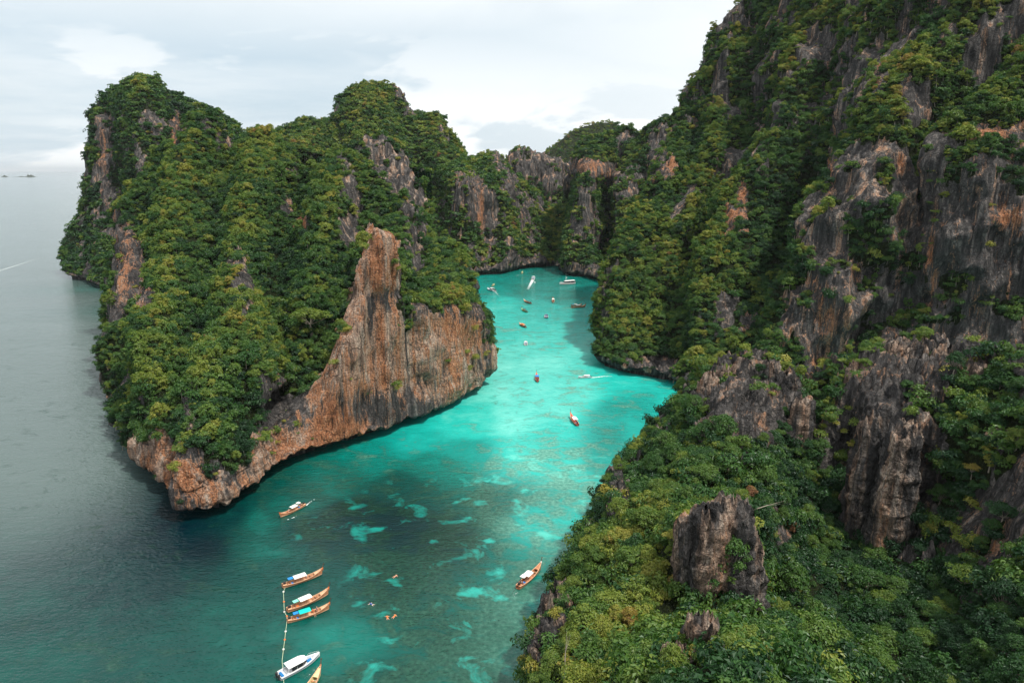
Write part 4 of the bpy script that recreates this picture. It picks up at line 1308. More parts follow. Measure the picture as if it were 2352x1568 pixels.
def add_tree(X, s, tint, pid, rz, label=None, group=None, name="tree", dead=False):
    e = bpy.data.objects.new(name, None)
    e.empty_display_size = 0.5
    link(e)
    e.location = X
    e.rotation_euler = (0, 0, rz)
    e.scale = (s, s, s * (0.85 + 0.3 * random.random()))
    c = bpy.data.objects.new("crown", near_crowns[pid]); link(c, e)
    c["tint"] = float(tint)
    t = bpy.data.objects.new("trunk", near_trunks[pid]); link(t, e)
    tag(e, label, "tree", group)
    return e


special = [  # u, v, distance row handled by nearest surface tree, tint, word
    (1842, 1163, 0.96, "withered brown tree standing in the dark ravine right of the grey rock tower"),
    (1800, 1205, 0.97, "small reddish dead-leaved tree in the ravine, lower left of the withered brown one"),
    (1722, 1163, 0.95, "dry pinkish brown small tree at the top right corner of the grey rock tower"),
    (1566, 1385, 0.86, "golden yellow tree at the lower left foot of the grey rock tower"),
    (1590, 1508, 0.87, "golden yellow tree between the small rock teeth at the bottom"),
    (2210, 1105, 0.82, "small bright yellow tree on the dark crag face at the right"),
]
pu, pv, pd = project(allX[pick])
used_special = {}
for (su, sv, st, sl) in special:
    dd = (pu - su) ** 2 + (pv - sv) ** 2
    for k in used_special: dd[k] = 1e9
    used_special[int(np.argmin(dd))] = (st, sl)
ranked = {}
for k, i in enumerate(pick):
    pid = int(rngv.integers(0, len(near_crowns)))
    X = allX[i]
    if k in used_special:
        st, sl = used_special[k]
        add_tree(X, float(allS[i]) * 0.8, st, pid, random.random() * 6.28, sl)
        continue
    z = next(w for f, w in ZONES if f(pu[k], pv[k]))
    if allName[i] != "crag" or X[1] > 230:
        z = "on the headland across the water"
    tw_ = tint_word(allT[i])
    lab = f"{tw_} {KIND_W[NEAR_KINDS[pid]]} tree {z}"
    e = add_tree(X, float(allS[i]), allT[i], pid, random.random() * 6.28, lab, lab)
    ranked.setdefault(lab, []).append((float(pu[k]), e))
for lab, lst in ranked.items():
    lst.sort(key=lambda q: q[0])
    if len(lst) > 1:
        for j, (_, e) in enumerate(lst[:16]):
            e["label"] = f"{lab}, {ORD[j]} of {NUMW[min(len(lst), 16)]}"

mask = np.ones(len(allX), bool)
mask[pick] = False
isfar = np.isin(allName, ["tower_hill", "peak", "far_cliff", "rock_wall", "distant_hill"])
isnear = (allX[:, 1] < 215) & ~isfar & (allName == "crag")
g1 = mask & isnear
g2 = mask & ~isfar & ~isnear
g3 = mask & isfar
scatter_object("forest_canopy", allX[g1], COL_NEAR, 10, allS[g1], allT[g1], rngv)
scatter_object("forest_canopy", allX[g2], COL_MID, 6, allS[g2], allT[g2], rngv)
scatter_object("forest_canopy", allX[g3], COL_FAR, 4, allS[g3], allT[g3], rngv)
bx = [[], []]
for (Ld, Xb, sb, tb) in BUSHES.values():
    far = Ld["name"] in ("tower_hill", "peak", "far_cliff", "rock_wall", "distant_hill")
    bx[int(far)].append((Xb, sb, tb))
for f_, coll, npro in ((0, COL_BUSH, 4), (1, COL_FBUSH, 3)):
    Xb = np.concatenate([q[0] for q in bx[f_]]); sb = np.concatenate([q[1] for q in bx[f_]]); tb = np.concatenate([q[2] for q in bx[f_]])
    if f_ == 0:
        Xb = np.concatenate([Xb, RKP]); sb = np.concatenate([sb, rngv.uniform(.5, 1.9, len(RKP))]); tb = np.concatenate([tb, rngv.uniform(.4, .8, len(RKP))])
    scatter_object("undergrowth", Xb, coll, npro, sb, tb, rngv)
print("TREES", len(allX), "near stuff", g1.sum(), "mid", g2.sum(), "far", g3.sum(), "bushes", [sum(len(q[0]) for q in b) for b in bx])
print("RANGE picked depth", pd.min(), pd.max())


def surface_at(u, v, ymax=460):
    best = None
    for Ld in LANDS:
        if Ld["name"] in ("peak", "tower_hill", "distant_hill", "far_cliff", "rock_wall"): continue
        P = Ld["P"]
        pu_, pv_, pd_ = project(P)
        m = (np.abs(pu_ - u) < 7) & (np.abs(pv_ - v) < 7) & (pd_ > 20)
        if m.any():
            k = np.argmin(np.where(m, pd_, 1e9))
            r, c = np.unravel_index(k, pd_.shape)
            if best is None or pd_[r, c] < best[0]:
                best = (pd_[r, c], P[r, c])
    return best[1] if best else at_y(u, v, 250)


# the broad tree with a visible pale trunk left of the big face, and one leaning out over the lagoon
p_ = surface_at(724, 762)
add_tree(p_ + np.array([0, -2.0, 0.5]), 1.9, 0.50, 1, 0.4, "broad bright green umbrella-shaped tree with bare trunk left of the orange cliff face")
p_ = surface_at(1108, 752)
e_ = add_tree(p_ + np.array([0.5, -0.5, -1.0]), 1.0, 0.34, 0, 2.0, "dark tree leaning out over the lagoon from the right edge of the headland")
e_.rotation_euler = (0.05, 0.75, 0.3)
for (su, sv, sc_, lb) in ((1301, 1555, 1.0, "bare whitish dead tree among green crowns near the bottom left of the near crag"),
                          (1735, 1180, 0.8, "fallen bare grey branch tree beside the top right of the grey rock tower")):
    p_ = surface_at(su, sv)
    e_ = bpy.data.objects.new("dead_tree", None); link(e_)
    e_.location = p_ + np.array([0, 0, 1.5]); e_.scale = (sc_ * .8, sc_ * .8, sc_ * 1.5)
    if sc_ < 1: e_.rotation_euler = (0, 1.2, 0)
    cs_ = [np.array([.5, .2, 4.2]), np.array([-.4, .3, 4.9]), np.array([.2, -.6, 5.3]), np.array([-.8, -.2, 3.8]), np.array([.9, -.3, 4.6])]
    link(bpy.data.objects.new("trunk", trunk_mesh(cs_, 77, M_DEAD, 0.3, 0.12)), e_)
    tag(e_, lb, "tree")
# ------------------------------------------------------------------ water
CLEAR = [  # photo-side survey of how clear / shallow the water is: u, v, clearness, coral
    (1150, 640, .56, 0), (1250, 620, .50, 0), (1340, 640, .52, 0), (1200, 665, .56, 0), (1300, 675, .55, 0), (1360, 670, .60, 0), (1120, 660, .62, 0),
    (1150, 700, .84, 0), (1250, 712, .74, 0), (1340, 730, .74, .1), (1180, 760, .80, .3), (1280, 780, .84, .25), (1340, 800, .90, .1), (1200, 790, .85, .45),
    (1150, 830, .93, .1), (1250, 840, .92, .2), (1330, 880, .88, .35), (1450, 860, .80, .05), (1540, 890, .74, .1), (1400, 940, .62, .2), (1480, 940, .64, .1), (1560, 900, .78, 0),
    (1140, 900, .95, .25), (1220, 925, .86, .5), (1180, 975, .97, 0), (1100, 975, .86, 0), (1290, 945, .92, .1), (1330, 905, .86, .5),
    (1280, 990, .78, .4), (1400, 1000, .58, .2), (1470, 990, .68, .05), (1380, 1060, .62, .35),
    (1050, 965, .84, 0), (960, 1015, .74, 0), (1080, 1030, .64, .15), (1000, 1070, .55, .2), (860, 1065, .60, .15), (770, 1110, .50, .25), (690, 1150, .42, .2), (930, 1120, .38, .3),
    (1200, 1050, .82, .52), (1300, 1080, .80, .52), (1250, 1200, .68, .56), (1340, 1180, .70, .5), (1150, 1150, .42, .55),
    (800, 1170, .20, .35), (900, 1210, .17, .45), (1010, 1240, .20, .5), (720, 1230, .20, .4), (600, 1190, .42, 0), (620, 1270, .40, 0), (545, 1180, .20, 0), (650, 1300, .30, .1),
    (900, 1350, .24, .55), (1000, 1450, .30, .62), (1150, 1440, .42, .62), (1100, 1550, .38, .62), (1200, 1520, .50, .55), (1230, 1400, .52, .55), (860, 1560, .30, .6),
    (680, 1370, .30, .05), (780, 1480, .50, .15), (730, 1510, .46, .05), (600, 1500, .36, 0), (540, 1400, .31, 0), (420, 1500, .30, 0), (300, 1540, .31, 0), (100, 1540, .32, 0),
    (450, 1260, .08, 0), (380, 1190, .03, 0), (310, 1110, .05, 0), (280, 1200, .10, 0), (200, 1300, .18, 0), (60, 1400, .24, 0), (330, 1350, .16, 0),
    (50, 1000, .13, 0), (100, 700, .13, 0), (200, 680, .30, 0), (240, 720, .22, 0), (150, 650, .20, 0), (200, 900, .12, 0), (20, 450, .12, 0), (150, 1150, .14, 0), (50, 1200, .18, 0)]
xs = np.concatenate([-np.geomspace(60000, 300, 26), np.linspace(-290, -100, 60), np.linspace(-98.6, 132, 165), np.linspace(135, 280, 24), np.geomspace(300, 60000, 24)])
ys = np.concatenate([[-3000, -600, -150, -20, 40], np.linspace(70, 260, 150), np.linspace(262, 460, 90), np.linspace(463, 900, 90), np.geomspace(920, 90000, 40)])
GX, GY = np.meshgrid(xs, ys)
P = np.stack([GX, GY, np.zeros_like(GX)], -1)
u, v, d = project(P)
pts = np.array(CLEAR, float)
den = np.zeros(u.shape); c_ = np.zeros(u.shape); r_ = np.zeros(u.shape)
wu = u + fbm(P / 18.0, 3, off=4) * 22; wv = v + fbm(P / 18.0, 3, off=9) * 16
for (a, b, cv, rv) in pts:
    sg = 26 + 0.045 * max(b - 600, 0)
    if a < 500: sg = 60
    w = 1.0 / ((((wu - a) / sg) ** 2 + ((wv - b) / (sg * 0.6)) ** 2) ** 1.6 + 0.02)
    den += w; c_ += w * cv; r_ += w * rv
c_ /= den; r_ /= den
c_ = c_ - 0.03 * smooth(v, 1080, 1250) * smooth(u, 1250, 1050)
c_ = c_ - 0.13 * np.exp(-(((u - 860) / 240) ** 2 + ((v - 1110) / 75) ** 2)) - 0.07 * np.exp(-(((u - 900) / 220) ** 2 + ((v - 1240) / 110) ** 2))
r_ = r_ * np.where(v < 940, 0.75, 1.0)
inlet = np.exp(-(((u - 225) / 75) ** 2 + ((v - 690) / 42) ** 2))
c_ = c_ + 0.16 * inlet
r_ = r_ * (1 + 0.45 * smooth(v, 980, 1080))  # grey coral raised nearer the camera, partly as painted sky sheen
far_out = (d < 20) | (u < -500) | (u > 2900) | (v < 500)
c_ = np.where(far_out, 0.13, c_); r_ = np.where(far_out, 0, r_)
me = mesh_from_np("sea", P.reshape(-1, 3), grid_quads(*GX.shape), [M_WATER], attrs={"clear": ("FLOAT", c_.astype(np.float32)), "reef": ("FLOAT", r_.astype(np.float32)), "open": ("FLOAT", (0.9 * smooth(P[..., 0], -98, -145) * smooth(P[..., 1], 120, 215) * (1 - 0.9 * inlet)).astype(np.float32))})  # open: share of the painted sheen grey on the outer sea
sea = bpy.data.objects.new("sea", me)
link(sea)
tag(sea, kind="structure")

# low islands on the horizon
for (iu, half, hgt) in ((66, 95, 62), (8, 60, 30), (45, 170, 14)):
    c = at_z(iu, 396, 0.0) * 0 + np.array([(iu - CU) / F_PX * 11000, 11000 / CP, 0])
    t = np.linspace(-1, 1, 60)
    prof = np.clip(1 - np.abs(t) ** 1.3, 0, 1) * (0.6 + 0.4 * vnoise(np.stack([t * 4 + iu, t * 0, t * 0], -1)))
    G = np.zeros((3, 60, 3))
    for r, (dy, k) in enumerate(((-40, 0), (0, 1), (60, 0))):
        G[r, :, 0] = c[0] + t * half
        G[r, :, 1] = c[1] + dy
        G[r, :, 2] = prof * hgt * k - (2 if k == 0 else 0)
    o = bpy.data.objects.new("distant_island", mesh_from_np("distant_island", G.reshape(-1, 3), grid_quads(3, 60), [M_ROCK], attrs={
        "veg": ("FLOAT", np.ones(180, np.float32)), "org": ("FLOAT", np.zeros(180, np.float32)), "pale": ("FLOAT", np.zeros(180, np.float32))}))
    link(o); tag(o, kind="structure")

# ------------------------------------------------------------------ air
def haze_box():
    m, t, out = new_mat("haze")
    pv = N(t, "ShaderNodeVolumePrincipled")
    pv.inputs["Color"].default_value = (0.86, 0.93, 1.0, 1)
    pv.inputs["Density"].default_value = 0.000022
    pv.inputs["Anisotropy"].default_value = 0.2
    L(t, pv.outputs[0], out.inputs["Volume"])
    x0, x1, y0, y1, z0, z1 = -65000, 65000, -3500, 95000, -6, 430
    V = [(x, y, z) for z in (z0, z1) for y in (y0, y1) for x in (x0, x1)]
    Q = [(0, 2, 3, 1), (4, 5, 7, 6), (0, 1, 5, 4), (2, 6, 7, 3), (0, 4, 6, 2), (1, 3, 7, 5)]
    o = bpy.data.objects.new("haze", mesh_from_np("haze", np.array(V, float), np.array(Q), [m], False))
    link(o)
    tag(o, kind="stuff")


haze_box()
# ------------------------------------------------------------------ boats and people
WOOD = simple_mat("varnished_wood", (0.46, 0.20, 0.10), 0.5, 0.4, 0.3, 2.0)
WOODL = simple_mat("pale_wood", (0.62, 0.36, 0.22), 0.6, 0.3, 0.2, 3.0)
WOODD = simple_mat("dark_wood", (0.10, 0.055, 0.035), 0.7, 0.3, 0.3, 3.0)
WHITE = simple_mat("white_canvas", (0.80, 0.79, 0.76), 0.7, 0.2, 0.05, 1.0)
GEL = simple_mat("white_gelcoat", (0.80, 0.81, 0.82), 0.25, 0.5, 0.03, 1.0)
BLUE = simple_mat("blue_tarp", (0.02, 0.22, 0.62), 0.6, 0.3, 0.1)
TEAL = simple_mat("teal_tarp", (0.0, 0.50, 0.44), 0.6, 0.3, 0.08)
MINT = simple_mat("mint_tarp", (0.22, 0.66, 0.52), 0.6, 0.3, 0.08)
ORANGE_T = simple_mat("orange_tarp", (0.72, 0.17, 0.04), 0.6, 0.3, 0.1)
RED = simple_mat("red_paint", (0.50, 0.08, 0.05), 0.5, 0.4, 0.15)
GREENP = simple_mat("green_paint", (0.07, 0.30, 0.12), 0.5, 0.4, 0.15)
YEL = simple_mat("straw_paint", (0.62, 0.55, 0.28), 0.6, 0.3, 0.15)
BLACK = simple_mat("black_metal", (0.025, 0.025, 0.027), 0.45, 0.5, 0.3)
NAVY = simple_mat("navy_paint", (0.02, 0.05, 0.14), 0.35, 0.5, 0.1)
GLASS = simple_mat("tinted_window", (0.02, 0.02, 0.025), 0.1, 0.6, 0.05)
SKIN = simple_mat("skin", (0.60, 0.30, 0.20), 0.6, 0.3, 0.05)
ROPE = simple_mat("rope", (0.55, 0.62, 0.42), 0.8, 0.2, 0.15)
CLOTH_O = simple_mat("orange_vest", (0.85, 0.22, 0.06), 0.7, 0.2, 0.05)
CLOTH_B = simple_mat("blue_shorts", (0.02, 0.09, 0.35), 0.7, 0.2, 0.05)
CLOTH_W = simple_mat("white_shirt", (0.75, 0.75, 0.74), 0.8, 0.2, 0.05)
SEATBLUE = simple_mat("blue_cushion", (0.01, 0.16, 0.42), 0.6, 0.3, 0.05)


def part(name, V, Q, mat, parent, smooth_shade=False):
    V = np.array(V, float)
    Q = np.array(Q)
    me = mesh_from_np(name, V, Q, [mat], smooth_shade)
    return link(bpy.data.objects.new(name, me), parent)


def box_vq(x0, x1, y0, y1, z0, z1):
    V = [(x, y, z) for z in (z0, z1) for y in (y0, y1) for x in (x0, x1)]
    Q = [(0, 2, 3, 1), (4, 5, 7, 6), (0, 1, 5, 4), (2, 6, 7, 3), (0, 4, 6, 2), (1, 3, 7, 5)]
    return np.array(V, float), np.array(Q)


def box(name, parent, mat, *b):
    V, Q = box_vq(*b)
    return part(name, V, Q, mat, parent)


def loft_rings(rings, close=True):
    R = np.array(rings)
    nr, nc = R.shape[:2]
    V = R.reshape(-1, 3)
    Q = []
    m = nc if close else nc - 1
    for i in range(nr - 1):
        for j in range(m):
            k = (j + 1) % nc
            Q.append((i * nc + j, i * nc + k, (i + 1) * nc + k, (i + 1) * nc + j))
    return V, np.array(Q)


def longtail(bow, stern, hull=WOOD, rim=WOODL, floor=WOODL, canopy=WHITE, awning=None, ribbon=ORANGE_T, canopy_span=(-2.3, 0.9), label="", group=None, name="longtail_boat", tall_bow=1.0, benches=3, second=None):
    b, s = np.array(bow), np.array(stern)
    L_ = np.linalg.norm((b - s)[:2])
    e = bpy.data.objects.new(name, None)
    e.empty_display_size = 1
    link(e)
    e.location = ((b + s) / 2)[0], ((b + s) / 2)[1], 0.0
    e.rotation_euler = (0, 0, math.atan2(b[1] - s[1], b[0] - s[0]))
    k = L_ / 11.0
    e.scale = (k, k, k)
    xs_ = np.linspace(-5.3, 5.3, 27)
    t = (xs_ + 5.3) / 10.6
    hw = 0.98 * np.clip(np.sin(np.pi * np.clip(t * 0.80 + 0.17, 0, 1)), 0.03, 1) ** 0.75
    hw *= np.where(t > .97, 0.45, 1)
    gz = 0.62 + 0.35 * (1 - t) ** 4 + 1.25 * t ** 5
    kz = -0.25 + 0.15 * (1 - t) ** 2 + 1.0 * np.clip(t - 0.72, 0, 1) ** 1.6 * 3.0
    outer, inner, rimr = [], [], []
    for x, w, g, kk in zip(xs_, hw, gz, kz):
        w = max(w, 0.05)
        outer.append([(x, -w, g), (x, -w * .93, kk + (g - kk) * .55), (x, -w * .62, kk + (g - kk) * .18), (x, 0, kk), (x, w * .62, kk + (g - kk) * .18), (x, w * .93, kk + (g - kk) * .55), (x, w, g)])
        wi = max(w - .07, .02)
        fz_ = max(0.18, kk + 0.12)
        inner.append([(x, wi, g), (x, wi * .95, min(fz_, g - .05)), (x, -wi * .95, min(fz_, g - .05)), (x, -wi, g)])
    V, Q = loft_rings(outer, False)
    h = part("hull", V, Q, hull, e, True)
    V, Q = loft_rings(inner, False)
    part("inner_planking", V, Q, floor, e)
    for sgn in (-1, 1):
        rr = []
        for x, w, g in zip(xs_, hw, gz):
            w = max(w, .05)
            rr.append([(x, sgn * (w + .05), g - .05), (x, sgn * (w + .05), g + .045), (x, sgn * max(w - .10, 0), g + .045), (x, sgn * max(w - .10, 0), g - .05)])
        V, Q = loft_rings(rr, True)
        part("gunwale", V, Q, rim, e)
    # raised bow post with cloth bands
    V, Q = tube([(5.2, 0, 1.45), (5.5, 0, 2.05), (5.72, 0, 2.75 * tall_bow), (5.95, 0, 3.15 * tall_bow)], [.11, .10, .085, .13], 6)
    bp = part("bow_post", V, Q, WOODD if hull is not RED else RED, e, True)
    V, Q = tube([(5.33, 0, 1.62), (5.48, 0, 1.95), (5.56, 0, 2.15)], [.17, .19, .15], 7)
    part("ribbon", V, Q, ribbon, bp, True)
    V, Q = tube([(5.45, 0, 1.95), (5.55, .1, 1.5), (5.5, .05, 1.05)], [.09, .12, .05], 5)
    part("ribbon", V, Q, ribbon, bp, True)
    # fore and aft decks
    for (a, c2) in ((3.15, 4.9), (-5.15, -4.2)):
        rr = []
        for x in np.linspace(a, c2, 5):
            w = float(np.interp(x, xs_, hw)) - .08; g = float(np.interp(x, xs_, gz)) - .03
            rr.append([(x, -w, g), (x, 0, g + .05), (x, w, g)])
        V, Q = loft_rings(rr, False)
        part("deck", V, Q, floor, e)
    for j in range(benches):
        x = 1.35 + j * 0.62
        w = float(np.interp(x, xs_, hw)) - .09
        box("bench", e, WOODD if j % 2 else WOOD, x - .11, x + .11, -w, w, .47, .53)
    for j in range(2):
        x = -3.7 + j * .7
        w = float(np.interp(x, xs_, hw)) - .09
        box("bench", e, WOOD, x - .1, x + .1, -w, w, .5, .56)
    # canopy: shallow arched roof on posts
    x0, x1 = canopy_span
    if canopy is not None:
        rr = []
        ys_ = np.linspace(-.92, .92, 7)
        for x in (x0, x1):
            rr.append([(x, y, 2.02 - .16 * (y / .92) ** 2) for y in ys_] + [(x, y, 1.96 - .16 * (y / .92) ** 2) for y in ys_[::-1]])
        V, Q = loft_rings(rr, True)
        V = list(V); 
        Q = list(Q)
        n = 14
        for i in range(6):
            Q.append((i, i + 1, n - 2 - i, n - 1 - i)); Q.append((n + i + 1, n + i, n + n - 1 - i, n + n - 2 - i))
        part("canopy", V, Q, canopy, e)
        for x in (x0 + .1, (x0 + x1) / 2, x1 - .1):
            for y in (-.84, .84):
                V, Q = tube([(x, y, .6), (x, y, 1.9)], [.03, .03], 4)
                part("canopy_post", V, Q, WOODD, e)
    if awning is not None:
        box("awning", e, awning, x0 - 1.35, x0 - .08, -.15, .95, 1.72, 1.76)
        for y in (-.1, .9):
            V, Q = tube([(x0 - 1.25, y, .6), (x0 - 1.25, y, 1.73)], [.025, .025], 4)
            part("awning_post", V, Q, WOODD, e)
    if second is not None:
        box("rear_canopy", e, second, x0 - 1.5, x0 - .25, -.65, .65, 2.25, 2.32)
        for y in (-.6, .6):
            V, Q = tube([(x0 - 1.4, y, .6), (x0 - 1.4, y, 2.26)], [.03, .03], 4)
            part("canopy_post", V, Q, BLACK, e)
    # car-type engine on a swivel and the long propeller shaft
    V1, Q1 = box_vq(-5.0, -4.35, -.22, .22, .95, 1.42)
    V2, Q2 = box_vq(-4.85, -4.5, -.30, .30, 1.40, 1.55)
    V3, Q3 = tube([(-4.35, 0, 1.2), (-3.5, .1, 1.35), (-3.1, .15, 1.45)], [.04, .03, .03], 4)
    V4, Q4 = tube([(-4.7, 0, .6), (-4.7, 0, 1.0)], [.09, .09], 5)
    V, Q = join([(V1, Q1), (V2, Q2), (V3, Q3), (V4, Q4)])
    en = part("engine", V, Q, BLACK, e)
    V, Q = tube([(-5.0, 0, 1.15), (-7.6, .25, -.05)], [.045, .035], 5)
    part("propeller_shaft", V, Q, BLACK, en)
    # clutter: cool box and coiled rope
    box("cool_box", e, ORANGE_T if awning is MINT else BLUE, -2.95, -2.45, -.45, .15, .2, .62)
    V, Q = tube([(2.9 + .22 * math.cos(a), .1 + .22 * math.sin(a), .25 + a * .01) for a in np.linspace(0, 12, 22)], [.035] * 22, 4)
    part("rope_coil", V, Q, ROPE, e)
    tag(e, label, "boat", group)
    return e


def speedboat(bow, stern, label, roof=True, stripe=NAVY, group=None, name="speedboat", roof_span=(-3.2, 1.9), hullm=GEL, ladder=False, open_boat=False, roofm=None):
    b, s = np.array(bow), np.array(stern)
    L_ = np.linalg.norm((b - s)[:2])
    e = bpy.data.objects.new(name, None)
    link(e)
    e.location = ((b + s) / 2)[0], ((b + s) / 2)[1], 0.0
    e.rotation_euler = (0, 0, math.atan2(b[1] - s[1], b[0] - s[0]))
    k = L_ / 11.5
    e.scale = (k, k, k)
    xs_ = np.linspace(-5.2, 5.75, 25)
    t = (xs_ + 5.2) / 10.95
    hw = 1.62 * np.clip(1 - np.clip((t - .45) / .555, 0, 1) ** 2.3, .02, 1) * (0.93 + .07 * np.sin(np.pi * np.clip(t / .8, 0, 1)))
    gz = 0.98 + .55 * t ** 2.2
    kz = -.35 + 1.15 * np.clip(t - .72, 0, 1) ** 1.5 * 3
    outer, inner, st = [], [], []
    for x, w, g, kk in zip(xs_, hw, gz, kz):
        outer.append([(x, -w, g), (x, -w * .97, kk + (g - kk) * .55), (x, -w * .84, kk + (g - kk) * .3), (x, 0, kk), (x, w * .84, kk + (g - kk) * .3), (x, w * .97, kk + (g - kk) * .55), (x, w, g)])
    V, Q = loft_rings(outer, False)
    Q = list(Q) + [(0, 1, 5, 6), (1, 2, 4, 5), (2, 3, 3, 4)][:2]
    part("hull", V, Q, hullm, e, True)
    rr = []
    for x, w, g in zip(xs_, hw, gz):
        wi = max(w - .20, .01)
        f = .35 if x < 4.3 else g - .02
        rr.append([(x, -w, g), (x, -wi, g + .03), (x, -wi * .98, f), (x, wi * .98, f), (x, wi, g + .03), (x, w, g)])
    V, Q = loft_rings(rr, False)
    part("deck", V, Q, GEL, e)
    for sgn in (-1, 1):
        rr = []
        for x, w, g, kk in zip(xs_[:-1], hw[:-1], gz[:-1], kz[:-1]):
            z1 = kk + (g - kk) * .80; z0 = kk + (g - kk) * .66
            rr.append([(x, sgn * (w * .995 + .012), z1), (x, sgn * (w * .985 + .015), z0)])
        V, Q = loft_rings(rr, False)
        part("hull_stripe", V, Q, stripe, e)
    box("bow_cushion", e, SEATBLUE, 2.3, 3.6, -.75, .75, .36, .60)
    for y in (-.6, .6):
        V1, Q1 = box_vq(-5.75, -5.2, y - .22, y + .22, .75, 1.55)
        V2, Q2 = box_vq(-5.6, -5.3, y - .10, y + .10, -.5, .8)
        V, Q = join([(V1, Q1), (V2, Q2)])
        part("outboard_motor", V, Q, BLACK, e)
    box("stern_cushion", e, SEATBLUE, -4.7, -4.1, -1.1, 1.1, .36, .72)
    for j in range(4):
        box("seat", e, GEL, -3.4 + j * 1.0, -2.95 + j * 1.0, -1.15, 1.15, .36, .78)
    if roof:
        x0, x1 = roof_span
        rm = roofm or GEL
        rr = []
        for x in np.linspace(x0, x1, 9):
            q = (x - x0) / (x1 - x0)
            w = 1.42 * (1 - .0 * q) * (1 - max(0, (q - .72) / .28) ** 2 * .42)
            zt = 2.55 - .12 * max(0, (q - .5)) ** 2 * 4
            ys_ = np.linspace(-w, w, 7)
            rr.append([(x, y, zt - .16 * (y / w) ** 4) for y in ys_] + [(x, y, zt - .10 - .16 * (y / w) ** 4) for y in ys_[::-1]])
        V, Q = loft_rings(rr, True)
        Q = list(Q)
        n = 14; last = 8 * n
        for i in range(6):
            Q.append((i, i + 1, n - 2 - i, n - 1 - i)); Q.append((last + i + 1, last + i, last + n - 1 - i, last + n - 2 - i))
        part("roof", V, Q, rm, e, False)
        if not open_boat:
            for sgn in (-1, 1):
                V, Q = loft_rings([[(x0 + .9, sgn * 1.36, 1.15), (x0 + .9, sgn * 1.36, 2.28)], [(x1 - 1.4, sgn * 1.36, 1.25), (x1 - 1.4, sgn * 1.36, 2.28)], [(x1 - .1, sgn * .85, 1.35), (x1 - .45, sgn * .9, 2.25)]], False)
                part("side_window", V, Q, GLASS, e)
            V, Q = loft_rings([[(x1 - .02, -.84, 1.3), (x1 - .4, -.84, 2.28)], [(x1 + .35, 0, 1.35), (x1 - .1, 0, 2.3)], [(x1 - .02, .84, 1.3), (x1 - .4, .84, 2.28)]], False)
            part("windscreen", V, Q, GLASS, e)
        for x in (x0 + .25, (x0 + x1) / 2):
            for y in (-1.3, 1.3):
                V, Q = tube([(x - .5, y * 1.05, 1.0), (x, y, 2.45)], [.05, .05], 4)
                part("roof_post", V, Q, GEL, e)
    V, Q = join([tube([(3.0, sg * 1.2, 1.35), (3.2, sg * 1.12, 1.75), (4.6, sg * .55, 1.85), (5.5, 0, 1.95)], [.025] * 4, 4) for sg in (-1, 1)])
    part("bow_rail", V, Q, GEL, e)
    tag(e, label, "boat", group)
    return e


def person_mesh(pose, cloth, skin=SKIN):
    J = {
        "swim": [(0, 0, 0), (.28, 0, .04), (.50, 0, .06), (.64, 0, .09), (.80, 0, .13),
                 (.52, .19, .04), (.66, .46, -.03), (.90, .52, -.06), (.52, -.19, .04), (.40, -.48, -.03), (.62, -.66, -.08),
                 (-.06, .10, 0), (-.48, .19, -.03), (-.88, .26, -.09), (-.06, -.10, 0), (-.46, -.20, -.05), (-.80, -.36, -.06)],
        "sit": [(0, 0, .14), (-.02, 0, .36), (-.02, 0, .56), (0, 0, .68), (.03, 0, .85),
                (-.02, .19, .56), (.08, .27, .34), (.33, .20, .27), (-.02, -.19, .56), (.08, -.27, .34), (.33, -.20, .27),
                (.05, .10, .14), (.44, .15, .19), (.50, .15, -.22), (.05, -.10, .14), (.44, -.15, .19), (.50, -.15, -.22)],
        "stand": [(0, 0, .92), (0, 0, 1.14), (0, 0, 1.36), (0, 0, 1.48), (.02, 0, 1.65),
                  (0, .19, 1.38), (.03, .26, 1.10), (.16, .24, .88), (0, -.19, 1.38), (.02, -.27, 1.10), (.10, -.27, .86),
                  (0, .10, .90), (.03, .12, .48), (0, .13, .06), (0, -.10, .90), (.05, -.12, .48), (.02, -.14, .06)],
    }[pose]
    E = [(0, 1), (1, 2), (2, 3), (3, 4), (2, 5), (5, 6), (6, 7), (2, 8), (8, 9), (9, 10), (0, 11), (11, 12), (12, 13), (0, 14), (14, 15), (15, 16)]
    R = [.14, .13, .14, .065, .105, .075, .05, .035, .075, .05, .035, .10, .07, .045, .10, .07, .045]
    me = bpy.data.meshes.new("p")
    me.from_pydata(J, E, [])
    o = bpy.data.objects.new("p", me)
    ROOT.objects.link(o)
    o.modifiers.new("skin", "SKIN")
    for i, sv in enumerate(me.skin_vertices[0].data):
        sv.radius = (R[i], R[i])
        sv.use_root = (i == 0)
    ss = o.modifiers.new("sub", "SUBSURF"); ss.levels = 1; ss.render_levels = 1
    dg = bpy.context.evaluated_depsgraph_get()
    m2 = bpy.data.meshes.new_from_object(o.evaluated_get(dg))
    bpy.data.objects.remove(o)
    m2.materials.clear()
    m2.materials.append(skin); m2.materials.append(cloth); m2.materials.append(WOODD)
    c1 = np.array(J[1]); hd = np.array(J[4]); pel = np.array(J[0])
    ax = (np.array(J[3]) - pel); Ln = np.linalg.norm(ax); ax /= Ln
    for p in m2.polygons:
        c = np.array(p.center)
        s = np.dot(c - pel, ax)
        off = np.linalg.norm((c - pel) - ax * s)
        if -.16 < s < Ln * .86 and off < .21: p.material_index = 1
        elif np.linalg.norm(c - hd) < .2 and np.dot(c - hd, np.array([-1, 0, .6 if pose != "swim" else 1.2])) > .03: p.material_index = 2
    return m2


def put_person(mesh, loc, rz, label, group=None, parent=None, scale=1.0):
    o = bpy.data.objects.new("person", mesh)
    link(o)
    o.location = loc
    o.rotation_euler = (0, 0, rz)
    o.scale = (scale,) * 3
    tag(o, label, "person", group)
    return o


